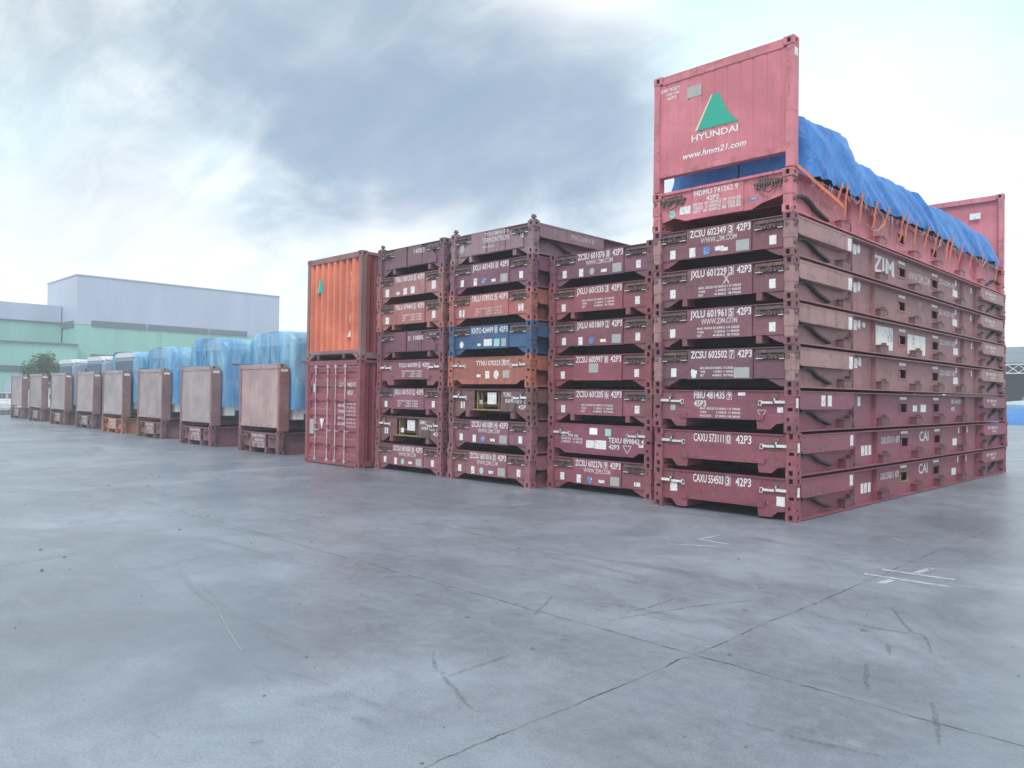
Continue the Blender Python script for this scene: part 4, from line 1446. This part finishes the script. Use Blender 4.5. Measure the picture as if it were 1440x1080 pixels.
# ------------------------------------------------------------------ blue tarpaulin cargo on the opened rack
ZD = 7*H+.648
def tarp():
    ny, length = 210, 10.9
    y0 = .66
    right, left = HW-.01, -HW+.01
    base = [(right+.02, -.02), (right+.03, .08), (right, .30), (right-.05, .55), (right-.16, .78), (right-.38, .86), (right-.9, .90), (0, .92),
            (left+.9, .90), (left+.38, .86), (left+.16, .78), (left+.05, .55), (left, .30), (left-.03, .08), (left-.02, -.02)]
    dense = []
    for a, b_ in zip(base, base[1:]):
        m_ = max(2, int(math.hypot(b_[0]-a[0], b_[1]-a[1])/.055))
        for k in range(m_):
            dense.append((a[0]+(b_[0]-a[0])*k/m_, a[1]+(b_[1]-a[1])*k/m_))
    dense.append(base[-1])
    bm = bmesh.new()
    grid = []
    nf = 8
    for j in range(-nf, ny+nf+1):
        t = min(max(j, 0), ny)/ny
        yy = y0+length*t
        hs = .93
        if yy < 2.40:
            hs = 1.26
        elif yy < 2.50:
            hs = 1.26-.33*((yy-2.40)/.1)
        hs *= 1-.04*math.sin(yy*2.1)-.05*max(0, (yy-9)/2.5)
        if yy > 10.9:
            hs *= 1-.25*((yy-10.9)/.7)**2
        rag = .06*noise.noise(Vector((yy*1.9, 3.1, 0)))+.05*noise.noise(Vector((yy*7, 9.1, 0)))+.04*math.sin(yy*1.3)
        row = []
        for (px, pz) in dense:
            x, z = px, pz*hs if pz > 0 else pz
            if pz < .3:
                k = (.3-pz)/.37
                z += rag*k
                x += math.copysign(.05*k*(.5+noise.noise(Vector((yy*3, 1, 5)))), px)
            y = yy
            if j < 0:
                k = 1+j/nf
                x *= max(k, .01)
                y = y0-.02*math.sin(k*3)
            if j > ny:
                k = 1-(j-ny)/nf
                x *= max(k, .01)
                y += .03
            # diagonal drape folds, pulled down towards the edge
            ph = yy*1.0+z*1.3
            fold = noise.noise(Vector((ph*1.9, z*.6, x*.4)))*.10+noise.noise(Vector((ph*4.6, z*.8+3, x)))*.045+max(0, noise.noise(Vector((ph*1.7+5, z*.4, 2))))*.10+noise.noise(Vector((yy*11, z*7, x*5)))*.005
            edge = min(1, abs(px)/.9)
            x += math.copysign(fold*edge, px) if 0 <= j <= ny else 0
            z += fold*(1-edge)*.5+.03*noise.noise(Vector((yy*1.3, x*1.4, 7)))
            if j < 0 or j > ny:
                y += fold*.6
            row.append(bm.verts.new((x, y, z)))
        grid.append(row)
    for j in range(len(grid)-1):
        for i in range(len(dense)-1):
            bm.faces.new((grid[j][i], grid[j+1][i], grid[j+1][i+1], grid[j][i+1]))
    bmesh.ops.recalc_face_normals(bm, faces=bm.faces)
    me = bpy.data.meshes.new('tarpaulin')
    me.materials.append(M_TARP)
    bm.to_mesh(me)
    bm.free()
    return me
TX = AX+dx(7)
tp = thing('tarpaulin_cargo', 'bright blue tarpaulin over long cargo on the top rack of the nearest stack', 'tarpaulin', (TX, 0, ZD))
link('tarpaulin', tarp(), tp, smooth=True)
cg = MB()
cg.box(-.95, .95, 1.1, 11.2, -.06, .55, M_DARKIN)
link('cargo', cg.mesh('cargo', .03), tp)
# frayed strings hanging at the tarpaulin hem
rr = random.Random(5)
hb = MB()
for k in range(170):
    y = rr.uniform(.6, 11.4)
    z = rr.uniform(-.10, .02)
    x = HW+rr.uniform(.015, .05)
    ln = rr.uniform(.04, .16)
    a = rr.uniform(-.8, .8)
    hb.tube([(x, y, z), (x+.01, y+ln*.5*a, z-ln*.7), (x, y+ln*a, z-ln)], .0035, 3, M_FAINT if k % 4 else M_TARP, False)
link('frayed_hem', hb.mesh('frayed_hem'), tp)

# straps
def ribbon(p0, p1, wid, th=.006):
    p0, p1 = Vector(p0), Vector(p1)
    mb = MB()
    d = (p1-p0)
    n = 6
    for k in range(n):
        a = p0+d*k/n
        b_ = p0+d*(k+1)/n
        o1 = .006*math.sin(k*1.7)
        o2 = .006*math.sin((k+1)*1.7)
        h_ = Vector((0, wid/2, 0)) if abs(d.z) > abs(d.y) else Vector((0, 0, wid/2))
        vs = []
        for q, oo in ((a, o1), (b_, o2)):
            for sx_ in (0, th):
                for sg in (-1, 1):
                    vs.append(q+h_*sg+Vector((oo+sx_, 0, 0)))
        mb.add(vs, [(0, 1, 5, 4), (2, 6, 7, 3), (0, 4, 6, 2), (1, 3, 7, 5), (0, 2, 3, 1), (4, 5, 7, 6)], M_STRAP)
    return mb
STR = [(2.45, 2.52, 'thin orange lashing strap below the step in the tarpaulin'), (5.2, 5.26, 'orange lashing strap between the close pair and the middle one'),
       (6.5, 6.42, 'orange lashing strap between the middle one and the thick pair'), (9.9, 9.95, 'thin orange lashing strap near the far end of the tarpaulin'),
       (1.62, 1.50, 'orange lashing strap leaning left at the tall near end of the tarpaulin'), (1.80, 1.88, 'orange lashing strap right beside the leaning one near the corner'),
       (3.12, 3.12, 'single upright orange lashing strap left of the coiled rope'), (3.72, 3.60, 'wide orange lashing strap just right of the coiled rope'),
       (4.45, 4.47, 'left orange lashing strap of the pair before the middle of the tarpaulin'), (4.72, 4.72, 'right orange lashing strap of the pair before the middle of the tarpaulin'),
       (5.92, 5.86, 'single orange lashing strap at the middle of the tarpaulin'), (7.22, 7.25, 'left of the two thick orange lashing straps beyond the middle'),
       (7.50, 7.52, 'right of the two thick orange lashing straps beyond the middle'), (8.25, 8.15, 'thin orange lashing strap after the thick pair'),
       (9.05, 8.95, 'orange lashing strap before the far end of the tarpaulin'), (11.25, 11.3, 'short orange lashing strap at the far corner by the red end wall')]
for k, (ya, yb, lab) in enumerate(STR):
    o = link('lashing_strap', ribbon((HW+.085, ya, .07), (HW+.006, yb, -.40+.03*math.sin(k*2.1)), .065 if lab.find('thick') < 0 or 'after' in lab or 'between' in lab else .10).mesh('lashing_strap'), None, (TX, 0, ZD))
    tag(o, lab, 'strap', 'orange lashing straps')
o = link('lashing_strap', ribbon((HW+.02, .12, .03), (HW+.05, 1.75, -.28), .06).mesh('lashing_strap'), None, (TX, 0, ZD))
tag(o, 'long orange strap running diagonally down from the near corner post', 'strap', 'orange lashing straps')
# loose ropes
def rope(pts, lab, rad=.010):
    q = smooth_path(pts, 6)
    mb = MB()
    mb.tube(q, rad, 6, M_ROPE)
    tag(link('rope', mb.mesh('rope'), None, (TX, 0, ZD)), lab, 'rope', 'loose ropes under the tarpaulin')
X_ = HW+.05
rope([(X_, 3.2, -.02), (X_+.03, 3.45, -.22), (X_, 3.3, -.40), (X_, 3.0, -.46), (X_, 2.75, -.40)], 'pale coiled rope hanging between two orange straps')
rope([(X_, 1.95, .02), (X_+.03, 2.15, -.14), (X_, 2.35, -.10), (X_, 2.5, .04)], 'short rope loop under the tall end of the tarpaulin', .006)
rope([(X_, 2.55, .02), (X_+.03, 2.75, -.18), (X_, 2.95, -.22)], 'thin rope curving down beside the first upright strap', .006)
rope([(X_, 4.9, -.12), (X_+.02, 5.4, -.16), (X_, 5.9, -.02)], 'thin slack rope at the middle of the tarpaulin hem', .006)
rope([(X_, 6.3, .0), (X_+.03, 6.5, -.25), (X_, 6.8, -.02)], 'rope loop left of the thick strap pair', .008)
rope([(X_, 9.3, -.05), (X_+.03, 9.8, -.22), (X_, 10.3, -.04), (X_, 10.9, -.22)], 'tangled rope before the far end wall', .010)

# ------------------------------------------------------------------ warehouse at the left
def quad_box(mb, x0, x1, y0, y1, z0, z1, m):
    mb.box(x0, x1, y0, y1, z0, z1, m)
wh = thing('warehouse', 'tall warehouse with grey upper walls over pale green lower walls', 'warehouse', (-100, 30, 0))
def wpart(name, x0, x1, y0, y1, z0, z1, m, par=wh, org=(-100, 30)):
    mb = MB()
    mb.box(x0-org[0], x1-org[0], y0-org[1], y1-org[1], z0, z1, m)
    return link(name, mb.mesh(name), par)
wpart('upper_wall', -106, -94.2, 17.6, 43.2, 9.35, 15, M_GREY)
wpart('lower_wall', -105.95, -94.25, 17.65, 43.15, 0, 9.35, M_GRN)
wpart('roof', -106.1, -94.1, 17.5, 43.3, 15.0, 15.12, M_GREY)
for (a, b_) in ((19.2, 25.4), (25.6, 33.2), (33.4, 38.5)):
    wpart('louvre_band', -94.19, -94.12, a, b_, 9.15, 9.85, M_BAND)
wpart('louvre_band', -105.0, -95.2, 17.50, 17.59, 9.0, 9.75, M_BAND)
wpart('doorway', -94.24, -94.15, 19.2, 23.6, 0, 5.9, M_BAND)
wpart('downpipe', -94.19, -94.08, 26.9, 27.05, 0, 9.0, M_GRN)
an = thing('warehouse_annex', 'lower green warehouse wing with a stepped grey top at the far left', 'warehouse', (-100, 0, 0))
ao = (-100, 0)
wpart('lower_wall', -99, -93.4, -45, 17.58, 0, 6.75, M_GRN, an, ao)
wpart('eave', -99.2, -93.2, -45.2, 17.62, 6.75, 6.95, M_BAND, an, ao)
wpart('middle_wall', -112, -99.5, -45, 17.5, 0, 9.6, M_GRN, an, ao)
wpart('upper_wall', -112, -99.6, -45, 17.5, 9.75, 11.75, M_GREY, an, ao)
wpart('eave', -112, -99.3, -45, 17.55, 9.6, 9.75, M_BAND, an, ao)
for k in range(9):
    y0 = -43+k*6.6
    wpart('window', -93.39, -93.3, y0, y0+5.6, 3.55, 4.25, M_WINB, an, ao)
    wpart('roller_door', -93.39, -93.32, y0+.6, y0+5.0, 0, 2.6, M_WINB if k % 2 else M_GREY, an, ao)

# ------------------------------------------------------------------ tree beyond the row
def tree(loc, h, rad, label):
    t = thing('tree', label, 'tree', loc)
    rr = random.Random(21)
    mb = MB()
    mb.tube([(0, 0, 0), (.06, .02, h*.25), (-.02, .05, h*.5), (0, 0, h*.75)], [.16, .13, .09, .04], 8, M_BARK)
    for k in range(9):
        a = k*2.4
        z = h*(.32+.05*k)
        rr_ = rad*.7
        mb.tube([(0, 0, z), (math.cos(a)*rr_*.5, math.sin(a)*rr_*.5, z+h*.10), (math.cos(a)*rr_, math.sin(a)*rr_, z+h*.16)], [.05, .035, .012], 5, M_BARK)
    link('trunk', mb.mesh('trunk'), t)
    lb = MB()
    cl = []
    for k in range(42):
        a = rr.uniform(0, 6.28)
        q = rad*math.sqrt(rr.random())
        zt_ = h*(.42+.5*rr.random()*(1-.5*(q/rad)**2))
        cl.append((math.cos(a)*q, math.sin(a)*q, zt_, rr.uniform(.28, .6)))
    for cx, cy, cz, cr in cl:
        for _ in range(190):
            v = Vector((rr.gauss(0, 1), rr.gauss(0, 1), rr.gauss(0, .8))).normalized()*cr*rr.uniform(.5, 1.1)
            p = Vector((cx, cy, cz))+v
            s = rr.uniform(.05, .11)
            a1 = Vector((rr.uniform(-1, 1), rr.uniform(-1, 1), rr.uniform(-1, 1))).normalized()
            b1 = a1.cross(Vector((rr.uniform(-1, 1), rr.uniform(-1, 1), rr.uniform(-1, 1)))).normalized()
            lb.add([p-a1*s, p+b1*s*.5, p+a1*s, p-b1*s*.5], [(0, 1, 2, 3)], M_LEAF)
    link('crown', no_recalc(lb, 'crown'), t)
tree((-68.5, 7.9, 0), 4.9, 1.45, 'dark green bushy tree behind the far end of the rack row')

# ------------------------------------------------------------------ fence, kerb and parked cars at the far left
fe = thing('fence', 'white rail fence along the yard edge at the far left', 'fence', (-56, 5, 0))
for k in range(17):
    mb = MB()
    mb.tube([(0, -20+2.5*k, 0), (0, -20+2.5*k, 1.5)], .03, 6, M_TRUSS)
    link('post', mb.mesh('post'), fe)
mb = MB()
for z in (.35, .9, 1.45):
    mb.box(-.02, .02, -20, 20, z-.02, z+.02, M_TRUSS)
link('rail', mb.mesh('rail'), fe)
mb = MB()
for k in range(200):
    mb.box(-.006, .006, -20+.2*k, -20+.2*k+.012, .37, 1.43, M_TRUSS)
link('wire_panel', mb.mesh('wire_panel'), fe)
mb = MB()
mb.prism([(-.2, 0), (.2, 0), (.16, .32), (-.16, .32)], -20, 20, 'y', M_KERB)
o = link('kerb', mb.mesh('kerb'), None, (-55.2, 5, 0))
o['kind'] = 'structure'

def car_proto():
    t = thing('parked_car', 'white parked car', 'car', (0, 0, 0), 0, 'white cars parked beyond the fence')
    # profile along local y (length 4.4), front towards -y
    prof = [(-2.2, .35), (-2.2, .72), (-2.05, .86), (-1.15, .98), (-.45, 1.42), (.95, 1.46), (1.75, 1.02), (2.15, .95), (2.2, .40), (1.9, .28), (-1.9, .28)]
    mb = MB()
    n = len(prof)
    vs = []
    for x, k in ((-.86, .0), (-.80, 1), (.80, 1), (.86, .0)):
        pass
    secs = [(-.78, .12), (-.88, 0), (.88, 0), (.78, .12)]
    rows = []
    for x, _ in secs:
        for (y, z) in prof:
            xx = x*(1-.16*max(0, (z-.95)/.5))
            vs.append((xx, y*(.97 if _ else 1), z))
    fs = [tuple(range(n)), tuple(range(4*n-1, 3*n-1, -1))]
    for j in range(3):
        for i in range(n):
            l = (i+1) % n
            fs.append((j*n+i, j*n+l, (j+1)*n+l, (j+1)*n+i))
    mb.add(vs, fs, M_CARW)
    link('body', mb.mesh('body', .03), t)
    gb = MB()
    for s in (-1, 1):
        vs = [(s*.872, -.98, 1.0), (s*.872, 1.45, 1.02), (s*.79, .88, 1.37), (s*.79, -.42, 1.35)]
        gb.add(vs, [(0, 1, 2, 3)], M_GLASS)
    gb.add([(-.72, -1.10, 1.03), (.72, -1.10, 1.03), (.64, -.52, 1.41), (-.64, -.52, 1.41)], [(0, 1, 2, 3)], M_GLASS)
    gb.add([(-.72, 1.70, 1.07), (.72, 1.70, 1.07), (.64, 1.04, 1.44), (-.64, 1.04, 1.44)], [(0, 3, 2, 1)], M_GLASS)
    link('windows', no_recalc(gb, 'windows'), t)
    for y in (-1.35, 1.35):
        for s in (-1, 1):
            wm = MB()
            wm.tube([(s*.70, y, .31), (s*.90, y, .31)], .31, 16, M_TYRE)
            w_ = link('wheel', wm.mesh('wheel'), t)
            rm = MB()
            rm.tube([(s*.901, y, .31), (s*.912, y, .31)], .19, 12, M_RIM)
            link('rim', rm.mesh('rim'), w_)
    for s in (-1, 1):
        hb_ = MB()
        hb_.box(s*.62-.16, s*.62+.16, -2.215, -2.16, .60, .74, M_BAR)
        link('headlight', hb_.mesh('headlight'), t)
    return t
def copy_tree(o, parent=None):
    c = o.copy()
    C.objects.link(c)
    c.parent = parent
    for ch in o.children:
        copy_tree(ch, c)
    return c
proto = car_proto()
CARS = [(-60.5, .3, 'white parked car beyond the fence, leftmost of the cars'), (-60.3, 3.1, 'white parked car beyond the fence, left of the far end rack'),
        (-60.6, 7.2, 'white parked car seen between the two farthest racks'), (-60.4, 12.2, 'white parked car seen between the second and third farthest racks'),
        (-60.5, 19.5, 'white parked car farthest back, seen under the coaches')]
for i, (x, y, lab) in enumerate(CARS):
    o = proto if i == 0 else copy_tree(proto)
    o.location = (x, y, 0)
    o.rotation_euler = (0, 0, R(90+(i*37 % 9-4)))
    o['label'] = lab

# ------------------------------------------------------------------ open shed and covered piles at the right
sh = thing('open_shed', 'open sided shed with grey roof and white lattice truss at the right', 'shed', (-8, 82, 0), R(0))
def spart(name, build):
    mb = MB()
    build(mb)
    return link(name, mb.mesh(name), sh)
spart('roof', lambda m_: m_.prism([(0, 5.7), (0, 5.85), (9, 8.0), (18, 5.85), (18, 5.7), (9, 7.8)], -22, 32, 'x', M_ROOFG))
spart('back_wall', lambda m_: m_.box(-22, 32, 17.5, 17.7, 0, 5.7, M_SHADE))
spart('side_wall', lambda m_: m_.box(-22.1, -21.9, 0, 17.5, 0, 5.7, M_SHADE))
def truss(m_):
    m_.box(-22, 32, -.06, .06, 5.60, 5.70, M_TRUSS)
    m_.box(-22, 32, -.06, .06, 4.70, 4.80, M_TRUSS)
    k = 0
    x = -22
    while x < 31.9:
        a, b_ = (4.8, 5.6) if k % 2 == 0 else (5.6, 4.8)
        m_.tube([(x, 0, a), (x+1.0, 0, b_)], .04, 5, M_TRUSS)
        m_.tube([(x, .05, b_), (x+1.0, .05, a)], .04, 5, M_TRUSS)
        x += 1.0
        k += 1
spart('truss', truss)
for k in range(7):
    x = -21.8+k*8.9
    spart('column', lambda m_, x=x: m_.box(x-.12, x+.12, -.12, .12, 0, 4.7, M_TRUSS))
spart('machine_pallet', lambda m_: (m_.box(-6.5, -4.0, 4, 7, 0, 2.3, M_GREY), m_.box(2, 6, 6, 9, 0, 2.8, M_BAND)))
def pile(x, y, sx_, sy_, hz, label, m_, seed):
    bm = bmesh.new()
    bmesh.ops.create_grid(bm, x_segments=46, y_segments=26, size=1)
    for v in bm.verts:
        a, b_ = v.co.x, v.co.y
        e = max(abs(a), abs(b_))
        k = min(1, (1-e)/.10)
        z = hz*(k**.6 if k > 0 else 0)*(.90+.18*noise.noise(Vector((a*3+seed, b_*2, seed))))
        v.co = Vector((a*sx_*(1+.02*noise.noise(Vector((a*9, b_*9, seed)))), b_*sy_, max(z, .0)))
        v.co.z += .06*noise.noise(Vector((a*12, b_*12, seed)))*(k > .2)
    me = bpy.data.meshes.new('covered_pile')
    me.materials.append(m_)
    bm.to_mesh(me)
    bm.free()
    tag(link('covered_pile', me, None, (x, y, 0), smooth=True), label, 'covered pile', 'covered piles before the shed')
pile(-9.5, 63, 6.5, 2.2, 1.05, 'low pile under blue tarpaulin in front of the open shed', M_TARP, 1)
pile(-10.5, 69, 6.5, 2.0, 1.95, 'pale covered pile behind the blue ones before the shed', plain('pale_sheeting', (.62, .70, .68), .5, .3, 1), 4)
pile(-6, 66.0, 7.5, 1.6, 1.60, 'taller pile under light blue tarpaulin before the shed', plain('light_blue_sheeting', (.12, .35, .62), .5, .4, 1), 7)

# ------------------------------------------------------------------ moist hazy air
hm, ht, hb2 = mat('haze')
ht.n.clear()
pv = ht.node('ShaderNodeVolumePrincipled')
pv.inputs['Color'].default_value = (.90, .94, 1, 1)
pv.inputs['Density'].default_value = .0025
pv.inputs['Anisotropy'].default_value = .2
ho = ht.node('ShaderNodeOutputMaterial')
ht.l.new(pv.outputs[0], ho.inputs['Volume'])
mb = MB()
mb.box(-125, 45, -60, 112, -1, 17, hm)
hz = link('haze', mb.mesh('haze'))
hz['kind'] = 'stuff'
